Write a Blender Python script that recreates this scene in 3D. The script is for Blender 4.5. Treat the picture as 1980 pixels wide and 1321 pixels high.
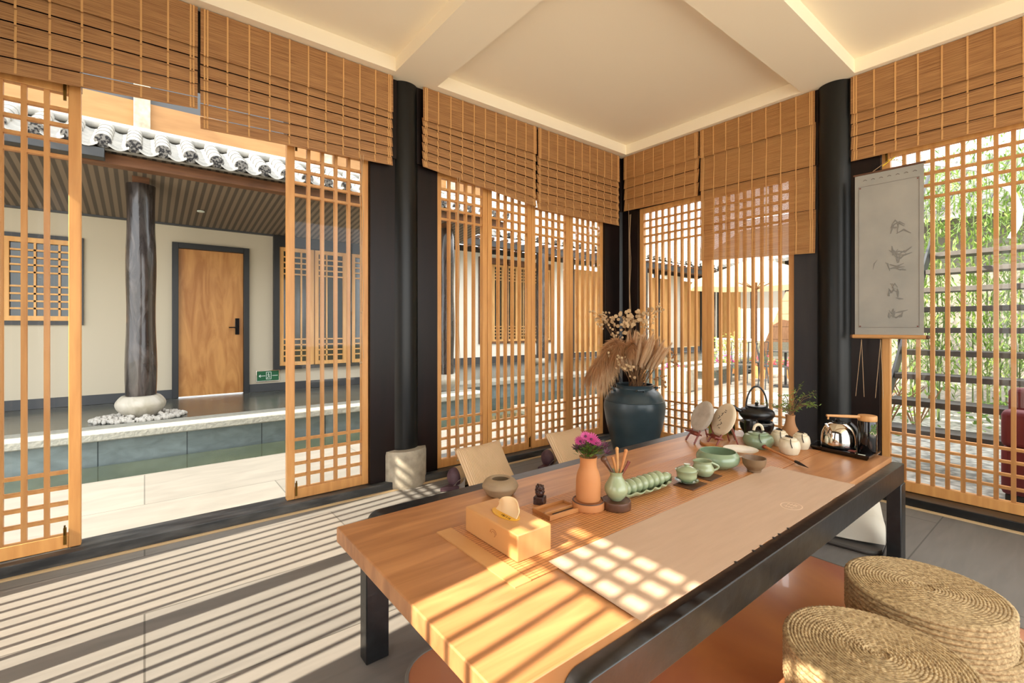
import bpy, math, random
from mathutils import Vector, Matrix, noise
PI = math.pi
D = bpy.data; C = bpy.context.scene.collection; S = bpy.context.scene
for o in list(D.objects): D.objects.remove(o)

# ---------------------------------------------------------------- camera, sky, sun, exposure
# world axes: X runs along the left lattice wall, Y along the right one; eye height 1.2 m
cam = D.cameras.new('camera'); co = D.objects.new('camera', cam); C.objects.link(co)
cam.sensor_width = 36; cam.lens = 36*900/1980; cam.shift_y = -28.5/1980; cam.clip_start = .02; cam.clip_end = 300
FW = Vector((0.61964, 0.78488, 0))
co.location = (0, 0, 1.2); co.rotation_euler = FW.to_track_quat('-Z', 'Y').to_euler()
S.camera = co
w = D.worlds.new('sky'); S.world = w; w.use_nodes = True
bg = w.node_tree.nodes['Background']
bg.inputs[0].default_value = (.96, .985, 1.0, 1); bg.inputs[1].default_value = 3.1
sl = D.lights.new('sun', 'SUN'); so = D.objects.new('sun', sl); C.objects.link(so)
EL = math.radians(42.3)
sd = Vector((math.cos(EL)*.996, math.cos(EL)*.09, -math.sin(EL)))
so.rotation_euler = sd.to_track_quat('-Z', 'Y').to_euler(); so.location = (-8, 0, 9)
sl.energy = 11.8; sl.color = (1, .90, .74); sl.angle = math.radians(.55)
S.view_settings.view_transform = 'Standard'; S.view_settings.look = 'None'
S.view_settings.exposure = .5; S.view_settings.gamma = 1; S.view_settings.use_curve_mapping = False
S.cycles.max_bounces = 10; S.cycles.diffuse_bounces = 6; S.cycles.transparent_max_bounces = 24

# ---------------------------------------------------------------- helpers
def rgb(r, g, b):
    f = lambda c: (c/255/12.92) if c/255 <= .04045 else ((c/255+.055)/1.055)**2.4
    return (f(r), f(g), f(b), 1)
MATS = {}
def mat(name, c, c2=None, rough=.55, metal=0, scale=4, st=(1,1,1), bump=0, bscale=None, tex='noise', spec=.5,
        dist=0, transl=0, detail=4, lo=.3, hi=.7, coat=0, bst=None, sheen=0):
    m = D.materials.new(name); m.use_nodes = True; nt = m.node_tree; N = nt.nodes; L = nt.links
    p = N['Principled BSDF']; p.inputs['Roughness'].default_value = rough; p.inputs['Metallic'].default_value = metal
    p.inputs['Specular IOR Level'].default_value = spec; p.inputs['Coat Weight'].default_value = coat
    p.inputs['Sheen Weight'].default_value = sheen
    p.inputs['Base Color'].default_value = c
    tc = N.new('ShaderNodeTexCoord'); mp = N.new('ShaderNodeMapping'); mp.inputs['Scale'].default_value = st
    L.new(tc.outputs['Object'], mp.inputs[0])
    def texnode(kind, sc, mpn):
        if kind == 'noise':
            t = N.new('ShaderNodeTexNoise'); t.inputs['Scale'].default_value = sc; t.inputs['Detail'].default_value = detail; t.inputs['Distortion'].default_value = dist
            o = t.outputs[0]
        elif kind == 'voronoi':
            t = N.new('ShaderNodeTexVoronoi'); t.inputs['Scale'].default_value = sc; o = t.outputs[0]
        else:
            t = N.new('ShaderNodeTexWave'); t.bands_direction = kind[-1].upper(); t.inputs['Scale'].default_value = sc
            t.inputs['Distortion'].default_value = dist; t.inputs['Detail'].default_value = 3; o = t.outputs['Fac']
        L.new(mpn.outputs[0], t.inputs[0]); return o
    if c2:
        o = texnode(tex, scale, mp); r = N.new('ShaderNodeValToRGB')
        r.color_ramp.elements[0].position = lo; r.color_ramp.elements[1].position = hi
        r.color_ramp.elements[0].color = c; r.color_ramp.elements[1].color = c2
        L.new(o, r.inputs[0]); L.new(r.outputs[0], p.inputs['Base Color'])
    if bump:
        mb = mp
        if bst: mb = N.new('ShaderNodeMapping'); mb.inputs['Scale'].default_value = bst; L.new(tc.outputs['Object'], mb.inputs[0])
        o = texnode(tex if not bscale else 'noise', bscale or scale, mb)
        b = N.new('ShaderNodeBump'); b.inputs['Strength'].default_value = bump; b.inputs['Distance'].default_value = .01
        L.new(o, b.inputs['Height']); L.new(b.outputs[0], p.inputs['Normal'])
    if transl:
        t = N.new('ShaderNodeBsdfTranslucent'); mx = N.new('ShaderNodeMixShader'); mx.inputs[0].default_value = transl
        t.inputs[0].default_value = tuple(min(1, x*1.1) for x in (c2 or c)[:3])+(1,)
        L.new(p.outputs[0], mx.inputs[1]); L.new(t.outputs[0], mx.inputs[2]); L.new(mx.outputs[0], N['Material Output'].inputs[0])
    MATS[name] = m; return m
def brickmat(name, c1, c2, mortar, bw, rh, ms, rough=.4, st=(1,1,1), rot=(0,0,0), bump=.2, off=.5, nsc=6, nst=(1,6,1), namt=.35, spec=.5, vein=None, loc=(0,0,0)):
    m = D.materials.new(name); m.use_nodes = True; nt = m.node_tree; N = nt.nodes; L = nt.links
    p = N['Principled BSDF']; p.inputs['Roughness'].default_value = rough; p.inputs['Specular IOR Level'].default_value = spec
    tc = N.new('ShaderNodeTexCoord'); mp = N.new('ShaderNodeMapping'); mp.inputs['Scale'].default_value = st; mp.inputs['Rotation'].default_value = rot; mp.inputs['Location'].default_value = loc
    L.new(tc.outputs['Object'], mp.inputs[0])
    b = N.new('ShaderNodeTexBrick'); b.inputs['Scale'].default_value = 1; b.inputs['Brick Width'].default_value = bw; b.inputs['Row Height'].default_value = rh
    b.inputs['Mortar Size'].default_value = ms; b.offset = off; b.inputs['Color1'].default_value = c1; b.inputs['Color2'].default_value = c2; b.inputs['Mortar'].default_value = mortar
    L.new(mp.outputs[0], b.inputs[0])
    m2 = N.new('ShaderNodeMapping'); m2.inputs['Scale'].default_value = nst; L.new(tc.outputs['Object'], m2.inputs[0])
    n = N.new('ShaderNodeTexNoise'); n.inputs['Scale'].default_value = nsc; n.inputs['Detail'].default_value = 6; n.inputs['Distortion'].default_value = .6
    L.new(m2.outputs[0], n.inputs[0])
    r = N.new('ShaderNodeValToRGB'); r.color_ramp.elements[0].position = .3; r.color_ramp.elements[1].position = .7
    r.color_ramp.elements[0].color = (1-namt,)*3+(1,); r.color_ramp.elements[1].color = (1,1,1,1); L.new(n.outputs[0], r.inputs[0])
    mx = N.new('ShaderNodeMixRGB'); mx.blend_type = 'MULTIPLY'; mx.inputs[0].default_value = 1
    L.new(b.outputs[0], mx.inputs[1]); L.new(r.outputs[0], mx.inputs[2])
    col = mx.outputs[0]
    L.new(col, p.inputs['Base Color'])
    bp = N.new('ShaderNodeBump'); bp.inputs['Strength'].default_value = bump; bp.inputs['Distance'].default_value = .006
    L.new(n.outputs[0], bp.inputs['Height']); L.new(bp.outputs[0], p.inputs['Normal'])
    return m
def glassmat(name, tint=(1,1,1,1), refl=1.0):
    m = D.materials.new(name); m.use_nodes = True; nt = m.node_tree; N = nt.nodes; L = nt.links; N.remove(N['Principled BSDF'])
    t = N.new('ShaderNodeBsdfTransparent'); t.inputs[0].default_value = tint
    g = N.new('ShaderNodeBsdfGlossy'); g.inputs['Roughness'].default_value = .01
    f = N.new('ShaderNodeFresnel'); f.inputs[0].default_value = 1.25
    mu = N.new('ShaderNodeMath'); mu.operation = 'MULTIPLY'; mu.inputs[1].default_value = refl; L.new(f.outputs[0], mu.inputs[0])
    mx = N.new('ShaderNodeMixShader'); L.new(mu.outputs[0], mx.inputs[0]); L.new(t.outputs[0], mx.inputs[1]); L.new(g.outputs[0], mx.inputs[2])
    L.new(mx.outputs[0], N['Material Output'].inputs[0]); return m

class MB:
    def __init__(s): s.v = []; s.f = []
    def add(s, vs, fs):
        n = len(s.v); s.v += [tuple(x) for x in vs]; s.f += [tuple(i+n for i in f) for f in fs]; return s
    def box(s, x0, y0, z0, x1, y1, z1, R=None, o=None):
        vs = [Vector(p) for p in ((x0,y0,z0),(x1,y0,z0),(x1,y1,z0),(x0,y1,z0),(x0,y0,z1),(x1,y0,z1),(x1,y1,z1),(x0,y1,z1))]
        if R is not None:
            o = Vector(o or (0,0,0)); vs = [R @ (p-o) + o for p in vs]
        return s.add(vs, [(0,3,2,1),(4,5,6,7),(0,1,5,4),(1,2,6,5),(2,3,7,6),(3,0,4,7)])
    def cbox(s, c, d, R=None):
        c = Vector(c); h = Vector(d)/2
        return s.box(*(c-h), *(c+h), R=R, o=c)
    def lathe(s, prof, n=32, c=(0,0,0), cap=True, ax=None, sx=1, sy=1, fn=None):
        vs = []; fs = []
        R = ax.to_track_quat('Z','Y').to_matrix() if ax is not None else None
        for (r, z) in prof:
            for i in range(n):
                a = 2*PI*i/n; rr = r*(fn(a, z, r) if fn else 1)
                p = Vector((rr*math.cos(a)*sx, rr*math.sin(a)*sy, z))
                if R: p = R @ p
                vs.append(p+Vector(c))
        for k in range(len(prof)-1):
            for i in range(n):
                j = (i+1) % n; fs.append((k*n+i, k*n+j, (k+1)*n+j, (k+1)*n+i))
        if cap:
            fs.append(tuple(reversed(range(n)))); fs.append(tuple((len(prof)-1)*n+i for i in range(n)))
        return s.add(vs, fs)
    def tube(s, pts, r, n=8, cap=True, flat=1):
        pts = [Vector(p) for p in pts]; rs = r if isinstance(r, (list, tuple)) else [r]*len(pts)
        vs = []; fs = []; up = None
        for k, p in enumerate(pts):
            t = (pts[min(k+1, len(pts)-1)]-pts[max(k-1, 0)])
            t = t.normalized() if t.length > 1e-9 else Vector((0,0,1))
            if up is None: up = Vector((0,0,1)) if abs(t.z) < .9 else Vector((1,0,0))
            a = t.cross(up); a = a.normalized() if a.length > 1e-6 else t.orthogonal().normalized(); b = a.cross(t).normalized(); up = b
            for i in range(n):
                q = 2*PI*i/n; vs.append(p+a*math.cos(q)*rs[k]+b*math.sin(q)*rs[k]*flat)
        for k in range(len(pts)-1):
            for i in range(n):
                j = (i+1) % n; fs.append((k*n+i, k*n+j, (k+1)*n+j, (k+1)*n+i))
        if cap: fs.append(tuple(reversed(range(n)))); fs.append(tuple((len(pts)-1)*n+i for i in range(n)))
        return s.add(vs, fs)
    def ball(s, c, r, n=12, m=8, sc=(1,1,1)):
        prof = [(max(1e-4, math.sin(PI*k/m))*1, -math.cos(PI*k/m)) for k in range(m+1)]
        vs = []; fs = []
        for (q, z) in prof:
            for i in range(n):
                a = 2*PI*i/n; vs.append((c[0]+q*math.cos(a)*r*sc[0], c[1]+q*math.sin(a)*r*sc[1], c[2]+z*r*sc[2]))
        for k in range(m):
            for i in range(n):
                j = (i+1) % n; fs.append((k*n+i, k*n+j, (k+1)*n+j, (k+1)*n+i))
        return s.add(vs, fs)
    def prism(s, poly, z0, z1):
        n = len(poly)
        vs = [(x, y, z0) for x, y in poly]+[(x, y, z1) for x, y in poly]
        return s.add(vs, [tuple(reversed(range(n))), tuple(range(n, 2*n))]+[(i, (i+1) % n, n+(i+1) % n, n+i) for i in range(n)])
    def grid(s, fn, nu, nv, th=None):
        vs = [Vector(fn(i/nu, j/nv)) for j in range(nv+1) for i in range(nu+1)]
        q = lambda i, j: j*(nu+1)+i
        fs = [(q(i,j), q(i+1,j), q(i+1,j+1), q(i,j+1)) for j in range(nv) for i in range(nu)]
        if th:
            n = len(vs); t = Vector(th); vs += [p+t for p in vs]; fs += [tuple(n+k for k in reversed(f)) for f in list(fs)]
            rim = [q(i,0) for i in range(nu)]+[q(nu,j) for j in range(nv)]+[q(i,nv) for i in range(nu,0,-1)]+[q(0,j) for j in range(nv,0,-1)]
            for k in range(len(rim)):
                a, b = rim[k], rim[(k+1) % len(rim)]; fs.append((b, a, a+n, b+n))
        return s.add(vs, fs)
    def xf(s, M):
        s.v = [tuple(M @ Vector(p)) for p in s.v]; return s
    def build(s, name, m, parent=None, bevel=0, smooth=True, sub=0, ang=40):
        me = D.meshes.new(name); me.from_pydata(s.v, [], s.f); me.materials.append(m if not isinstance(m, str) else MATS[m])
        if smooth:
            me.shade_smooth(); me.set_sharp_from_angle(angle=math.radians(ang))
        me.update(); o = D.objects.new(name, me); C.objects.link(o)
        if bevel:
            b = o.modifiers.new('bevel', 'BEVEL'); b.width = bevel; b.segments = 2; b.limit_method = 'ANGLE'; b.angle_limit = math.radians(50)
        if sub:
            b = o.modifiers.new('subd', 'SUBSURF'); b.levels = sub; b.render_levels = sub
        if parent: o.parent = parent
        return o
def kind(o, k='structure'): o['kind'] = k; return o
def thing(name, label, cat, loc=(0,0,0), rz=0, group=None, rot=None):
    o = D.objects.new(name, None); C.objects.link(o); o.location = loc; o.rotation_euler = rot or (0,0,rz); o.empty_display_size = .1
    return tag(o, label, cat, group)
def tag(o, label, cat, group=None, k=None):
    o['label'] = label; o['category'] = cat
    if group: o['group'] = group
    if k: o['kind'] = k
    return o
def dup(root, loc=None, rz=None, label=None, group=None, scale=None, rot=None):
    def cp(o, par):
        c = o.copy(); C.objects.link(c); c.parent = par
        for ch in list(o.children): cp(ch, c)
        return c
    r = cp(root, root.parent)
    if loc is not None: r.location = loc
    if rz is not None: r.rotation_euler = (0,0,rz)
    if rot is not None: r.rotation_euler = rot
    if scale is not None: r.scale = (scale,)*3 if not isinstance(scale, tuple) else scale
    if label: r['label'] = label
    if group: r['group'] = group
    return r

# ---------------------------------------------------------------- materials
mat('lattice_wood', rgb(204,144,80), rgb(224,166,98), rough=.42, scale=3, st=(10,10,1), bump=.05)
mat('black_lacquer', rgb(14,16,16), rgb(24,25,24), rough=.34, scale=2.5, st=(3,3,.6), bump=.06, spec=.35)
mat('dark_post', rgb(20,14,12), rgb(32,20,17), spec=.25, rough=.35, scale=3, st=(4,4,.5))
mat('dark_post_grey', rgb(44,44,48), rgb(56,54,56), spec=.3, rough=.5, scale=3, st=(4,4,.5))
mat('pale_strip', rgb(206,178,134), rough=.6)
mat('ceiling_paint', rgb(252,242,218), rough=.8)
mat('stone_sill', rgb(42,44,46), rgb(98,98,96), rough=.45, scale=9, st=(.5,2,2), bump=.25, lo=.4, hi=.8)
mat('base_stone', rgb(150,140,122), rgb(186,176,156), rough=.85, scale=14, bump=.5)
mat('bamboo_slat', rgb(142,94,52), rgb(208,158,102), rough=.5, scale=2.2, st=(2.5,2.5,120), detail=3, transl=.16, lo=.3, hi=.72)
mat('bamboo_slat_light', rgb(172,118,64), rgb(226,178,116), rough=.5, scale=2.2, st=(2.5,2.5,120), detail=3, transl=.3, lo=.3, hi=.72)
mat('cord_tan', rgb(214,164,104), rough=.8)
mat('cord_pale', rgb(186,156,120), rough=.8)
mat('oiled_wood', rgb(160,108,66), rgb(198,142,92), rough=.33, scale=3.2, st=(.7,6,2), bump=.04, dist=.8, lo=.32, hi=.7, spec=.5)
mat('iron_black', rgb(18,20,22), rgb(34,36,38), rough=.32, scale=22, bump=.12, lo=.45, hi=.75, spec=.6)
mat('worn_edge', rgb(120,118,112), rough=.6)
floor_m = brickmat('floor_plank', rgb(118,114,108), rgb(128,122,114), rgb(84,80,74), 1.9, .62, .0035, rough=.5, spec=.35, nsc=3, nst=(1,7,1), namt=.16, bump=.06)
pave_m = brickmat('pale_slate', rgb(116,113,106), rgb(126,122,114), rgb(90,88,82), 1.6, .8, .004, rough=.7, nsc=2.6, nst=(1,3,1), namt=.2, bump=.5)
slate_m = brickmat('slate_cladding', rgb(118,132,132), rgb(138,150,148), rgb(60,70,70), .66, 5, .005, rough=.35, rot=(PI/2,0,0), loc=(0,2.5,0), nsc=6, nst=(1,1,2), namt=.35, bump=.3)
veranda_m = brickmat('veranda_slate', rgb(78,84,78), rgb(98,98,88), rgb(40,44,42), .6, .3, .004, rough=.22, nsc=5, nst=(1,3,1), namt=.4, bump=.4)
mat('slab_stone', rgb(140,140,130), rgb(164,162,150), rough=.75, scale=30, bump=.5)
mat('water', rgb(40,48,38), rough=.03, spec=1, c2=rgb(58,64,48), scale=2, bump=.04, bscale=14)
mat('white_wall', rgb(194,184,162), rough=.85)
mat('grey_paint', rgb(62,64,66), rough=.5)
mat('door_veneer', rgb(170,112,54), rgb(202,146,82), rough=.4, tex='noise', scale=2.4, st=(3,1,.55), dist=1.6, lo=.35, hi=.65)
mat('dark_frame', rgb(36,38,40), rough=.4)
mat('old_timber', rgb(40,34,32), rgb(92,84,80), rough=.22, scale=5, st=(2,2,.5), bump=.6, dist=1.2, lo=.45, hi=.85, coat=.3)
mat('brown_timber', rgb(92,60,38), rgb(126,84,54), rough=.6, scale=4, st=(1,6,6))
mat('sunny_boards', rgb(146,104,56), rgb(162,118,68), rough=.6, scale=3, st=(1,6,6))
mat('far_wall', rgb(236,230,216), rough=.85)  # white wall copy, colour raised in place of sun bounced under the eave
mat('far_boards', rgb(210,154,88), rgb(226,176,110), rough=.6, scale=3, st=(6,6,1))  # board copy, colour lightened to stand in for bounced light under the eave
mat('pale_plaster', rgb(128,122,114), rough=.85)
mat('dark_pane', rgb(44,54,50), rough=.08, spec=.6)
mat('boards_orange', rgb(172,116,64), rgb(190,136,82), rough=.6, scale=3, st=(1,6,6))
mat('roof_tile', rgb(138,137,132), rgb(160,157,150), rough=.8, scale=14, bump=.3)
mat('dark_tile', rgb(66,68,70), rgb(112,112,108), rough=.8, scale=14, bump=.3)
mat('tile_pattern', rgb(128,126,122), rgb(36,36,40), rough=.8, scale=48, lo=.45, hi=.55, bump=.5)
mat('soffit_slats', rgb(84,74,64), rgb(128,112,94), rough=.7, tex='wavex', scale=4.2, lo=.35, hi=.55)
mat('pebble_white', rgb(196,192,184), rgb(170,166,158), rough=.7, scale=30)
mat('marble_stone', rgb(188,182,170), rgb(158,152,134), rough=.5, scale=5, dist=2, bump=.3)
mat('sign_green', rgb(20,92,56), rough=.3)
mat('white_plastic', rgb(225,235,225), rough=.4)
mat('chrome', rgb(225,222,215), rough=.08, metal=1)
mat('black_plastic', rgb(18,18,20), rough=.25)
mat('black_gloss', rgb(16,14,15), rough=.12, coat=.3)
mat('terracotta', rgb(198,136,84), rgb(184,120,68), rough=.7, scale=6)
mat('tan_clay', rgb(158,136,104), rgb(142,120,92), rough=.6, scale=12, st=(1,1,5))
mat('tan_vase', rgb(176,128,84), rough=.6)
mat('celadon', rgb(148,160,124), rgb(160,172,136), rough=.22, scale=5, coat=.4)
mat('celadon_green', rgb(124,146,116), rgb(138,158,128), rough=.22, scale=5, coat=.4)
mat('cream_glaze', rgb(222,212,186), rgb(208,196,168), rough=.3, scale=5)
mat('brown_clay', rgb(134,108,78), rgb(118,92,66), rough=.5, scale=10)
mat('jar_glaze', rgb(36,52,60), rgb(54,70,76), rough=.3, scale=4, st=(1,1,2), bump=.08, spec=.5)
mat('dark_wood', rgb(74,46,30), rgb(104,68,44), rough=.45, scale=8, st=(1,4,4))
mat('seal_wood', rgb(50,30,26), rgb(70,44,36), rough=.4, scale=40, bump=.8)
mat('red_wood', rgb(110,48,38), rgb(134,64,50), rough=.4, scale=10)
mat('box_wood', rgb(196,142,84), rgb(212,160,102), rough=.4, scale=3, st=(6,1,1), bump=.03)
mat('tray_wood', rgb(170,112,60), rgb(190,132,76), rough=.45, scale=5, st=(1,8,1))
mat('light_wood', rgb(206,156,100), rgb(190,138,82), rough=.5, scale=5, st=(1,1,6))
mat('paper_mat', rgb(192,164,138), rgb(200,172,146), rough=.7, scale=5, st=(1,8,1))
mat('logo_cream', rgb(226,200,172), rough=.7)
mat('tissue', rgb(238,214,170), rough=.9, transl=.3)
mat('yellow_wrap', rgb(226,170,40), rough=.4)
mat('ink', rgb(40,32,26), rough=.7)
mat('paper_wrap', rgb(222,206,178), rgb(206,190,162), rough=.8, scale=8)
mat('grey_wrap', rgb(166,156,142), rgb(200,192,178), rough=.8, scale=14, bump=.5)
mat('green_card', rgb(132,150,62), rough=.6); mat('green_dark', rgb(48,70,36), rough=.6); mat('pale_card', rgb(190,200,176), rough=.6)
mat('cushion_cream', rgb(228,196,156), rgb(208,172,130), rough=.9, tex='wavex', scale=30, bump=.5, lo=.1, hi=.9)
mat('mauve_cloth', rgb(78,54,62), rgb(100,72,78), rough=.6, scale=20)
mat('tan_cloth', rgb(178,148,108), rgb(196,168,128), rough=.85, scale=18)
mat('white_cloth', rgb(214,206,196), rough=.9)
mat('rush', rgb(136,110,72), rgb(202,176,130), rough=.8, scale=75, bump=.5, lo=.3, hi=.66, st=(1,1,1.5))
mat('floor_mat', rgb(218,150,90), rgb(176,112,84), rough=.22, scale=1.6, dist=.8, coat=.3, bump=.1)
mat('mat_piping', rgb(120,116,106), rough=.8)
mat('dry_tan', rgb(240,214,178), rgb(214,180,138), rough=.9, scale=12, transl=.45)
mat('dry_brown', rgb(190,146,102), rgb(206,166,122), rough=.9, scale=12, transl=.5)
mat('dry_pod', rgb(206,176,134), rgb(178,146,106), rough=.8, scale=30)
mat('stem_brown', rgb(120,86,54), rough=.8)
mat('culm_green', rgb(84,100,52), rough=.5)
mat('leaf_green', rgb(70,100,40), rgb(104,132,56), rough=.5, scale=5, transl=.35)
mat('leaf_yellow', rgb(146,164,84), rgb(110,138,60), rough=.5, scale=5, transl=.4)
mat('leaf_dark', rgb(44,56,32), rgb(88,104,56), rough=.5, scale=20, transl=.2)
mat('flower_pink', rgb(190,52,128), rgb(222,120,176), rough=.6, scale=20, transl=.3)
mat('flower_red', rgb(226,96,110), rough=.6, transl=.3)
mat('flower_dark', rgb(86,34,62), rough=.6)
mat('scroll_paper', rgb(152,152,146), rgb(164,162,154), rough=.85, scale=6)
mat('scroll_border', rgb(122,112,106), rough=.85); mat('scroll_ink', rgb(126,125,120), rough=.8); mat('scroll_red', rgb(120,70,62), rough=.8)
mat('gravel', rgb(190,186,176), rgb(120,117,110), rough=.85, tex='voronoi', scale=16, bump=.8, lo=.1, hi=.8)
mat('steel_dark', rgb(44,46,48), rough=.5); mat('tread_grey', rgb(66,62,58), rgb(86,82,76), rough=.7, scale=10)
mat('crimson_cloth', rgb(96,24,34), rough=.7)
mat('canvas_cream', rgb(240,222,184), rough=.8, transl=.4)
mat('stone_brown', rgb(170,122,92), rgb(196,152,120), rough=.8, scale=5, bump=.4)
mat('soil', rgb(110,96,62), rgb(150,140,90), rough=.9, scale=6)
mat('leather_white', rgb(206,200,184), rough=.6); mat('grey_cloth', rgb(96,92,86), rough=.85)
mat('pvc_white', rgb(215,215,220), rough=.4)
mat('brass', rgb(120,92,44), rough=.35, metal=1); mat('ribbon_yellow', rgb(220,180,50), rough=.6)
glass = glassmat('clear_glass'); dglass = glassmat('window_glass', (.55,.6,.58,1), 1.6)
def mat_weave():
    m = D.materials.new('bamboo_weave'); m.use_nodes = True; nt = m.node_tree; N = nt.nodes; L = nt.links; p = N['Principled BSDF']
    p.inputs['Roughness'].default_value = .4
    tc = N.new('ShaderNodeTexCoord')
    def wv(d, sc):
        t = N.new('ShaderNodeTexWave'); t.bands_direction = d; t.inputs['Scale'].default_value = sc; t.inputs['Distortion'].default_value = .0; L.new(tc.outputs['Object'], t.inputs[0]); return t.outputs['Fac']
    a = wv('Y', 26); b = wv('X', 13)
    r = N.new('ShaderNodeValToRGB'); r.color_ramp.elements[0].position = .02; r.color_ramp.elements[1].position = .2
    r.color_ramp.elements[0].color = rgb(146,96,54); r.color_ramp.elements[1].color = rgb(204,146,92); L.new(a, r.inputs[0])
    r2 = N.new('ShaderNodeValToRGB'); r2.color_ramp.elements[0].position = .0; r2.color_ramp.elements[1].position = .06
    r2.color_ramp.elements[0].color = (.72,.66,.6,1); r2.color_ramp.elements[1].color = (1,1,1,1); L.new(b, r2.inputs[0])
    n = N.new('ShaderNodeTexNoise'); mp = N.new('ShaderNodeMapping'); mp.inputs['Scale'].default_value = (2,60,1); L.new(tc.outputs['Object'], mp.inputs[0]); L.new(mp.outputs[0], n.inputs[0]); n.inputs['Scale'].default_value = 2
    r3 = N.new('ShaderNodeValToRGB'); r3.color_ramp.elements[0].position = .3; r3.color_ramp.elements[1].position = .7; r3.color_ramp.elements[0].color = (.84,.78,.72,1); r3.color_ramp.elements[1].color = (1.05,1,1,1); L.new(n.outputs[0], r3.inputs[0])
    m1 = N.new('ShaderNodeMixRGB'); m1.blend_type = 'MULTIPLY'; m1.inputs[0].default_value = 1; L.new(r.outputs[0], m1.inputs[1]); L.new(r2.outputs[0], m1.inputs[2])
    m2 = N.new('ShaderNodeMixRGB'); m2.blend_type = 'MULTIPLY'; m2.inputs[0].default_value = 1; L.new(m1.outputs[0], m2.inputs[1]); L.new(r3.outputs[0], m2.inputs[2])
    L.new(m2.outputs[0], p.inputs['Base Color'])
    bp = N.new('ShaderNodeBump'); bp.inputs['Strength'].default_value = .3; bp.inputs['Distance'].default_value = .002; L.new(a, bp.inputs['Height']); L.new(bp.outputs[0], p.inputs['Normal'])
    MATS['bamboo_weave'] = m
mat_weave()

# ---------------------------------------------------------------- room shell
XW, XE, YN, YS, ZC = -.80, 4.145, 3.30, -2.4, 3.04
kind(MB().box(-1.05,-2.6,-.12,4.03,3.25,0).build('floor', floor_m, smooth=False))
cb = MB().box(-1.2,-2.6,3.14,4.45,3.55,3.34)
for b in ((-1.2,3.15,4.45,3.55),(4.04,-2.6,4.45,3.15),(-1.2,-2.6,-.72,3.15),(1.42,-2.6,1.76,3.15),(-.72,1.11,1.42,1.46),(1.76,1.11,4.04,1.46),(-.72,-1.2,1.42,-.85),(1.76,-1.2,4.04,-.85)):
    cb.box(b[0],b[1],3.04,b[2],b[3],3.14)
kind(cb.build('ceiling', 'ceiling_paint', smooth=False))
# headers above the lattice leaves (behind the blinds)
kind(MB().box(-.95,3.26,2.452,-.262,3.40,3.04).box(-.262,3.26,2.62,.732,3.40,3.04).box(.732,3.26,2.452,4.3,3.40,3.04).build('wall_north', 'dark_post', smooth=False))
kind(MB().box(4.10,-2.5,2.452,4.26,3.26,3.04).build('wall_east', 'dark_post', smooth=False))
kind(MB().box(-.90,-2.5,2.42,-.76,3.26,3.04).box(-.9,-2.5,0,-.76,-.70,2.42).build('wall_west', 'dark_post', smooth=False))
kind(MB().box(-.95,3.22,-.05,3.98,3.40,.06).build('trim_1', 'stone_sill', bevel=.004))
kind(MB().box(3.995,-2.5,-.05,4.25,3.40,.06).build('trim_2', 'iron_black', bevel=.004))
kind(MB().box(-.92,-2.5,-.05,-.74,3.21,.06).build('trim_3', 'stone_sill', bevel=.004))
kind(MB().box(3.965,-2.4,0,3.993,3.2,.008).build('baseboard_east', 'pale_strip'))
kind(MB().box(-.72,3.195,0,3.96,3.219,.008).build('baseboard_north', 'pale_strip'))
# dark posts either side of the columns
def post(x0,y0,x1,y1,i,m='dark_post'): kind(MB().box(x0,y0,.061,x1,y1,2.451).build('trim_%d' % i, m, bevel=.003))
post(1.277,3.27,1.50,3.37,4); post(1.62,3.27,1.828,3.37,5); post(3.842,3.27,4.09,3.37,6)
post(4.11,3.052,4.21,3.262,7,'dark_post'); post(4.11,1.36,4.21,1.538,8,'dark_post_grey'); post(4.11,.978,4.21,1.17,9,'dark_post')
post(-.85,1.36,-.75,1.538,10); post(-.85,.978,-.75,1.17,11); post(-.87,3.052,-.762,3.24,12)
post(4.11,-.9,4.21,-.556,13); post(-.85,-.69,-.75,-.556,14)

def column(x, y, label, hb=.28, rb=.183):
    t = thing('round_column', label, 'column', (x,y,0), 0, 'black round columns')
    MB().lathe([(.122,hb),(.122,1.0),(.12,2.2),(.118,3.039)], 40).build('shaft', 'black_lacquer', t)
    MB().lathe([(rb*.98,0),(rb,.02),(rb,hb-.03),(rb*.97,hb-.004),(.123,hb)], 40).build('base_stone', 'base_stone', t)
    return t
column(1.56, 3.345, 'black round column on a pale stone drum between the wide opening and the corner windows')
column(4.16, 3.36, 'black round column in the far corner where the two window walls meet')
column(4.16, 1.26, 'black round column beside the hanging grey scroll')
column(-.80, 1.26, 'black round column between the sunlit windows behind the left of the room')

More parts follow.
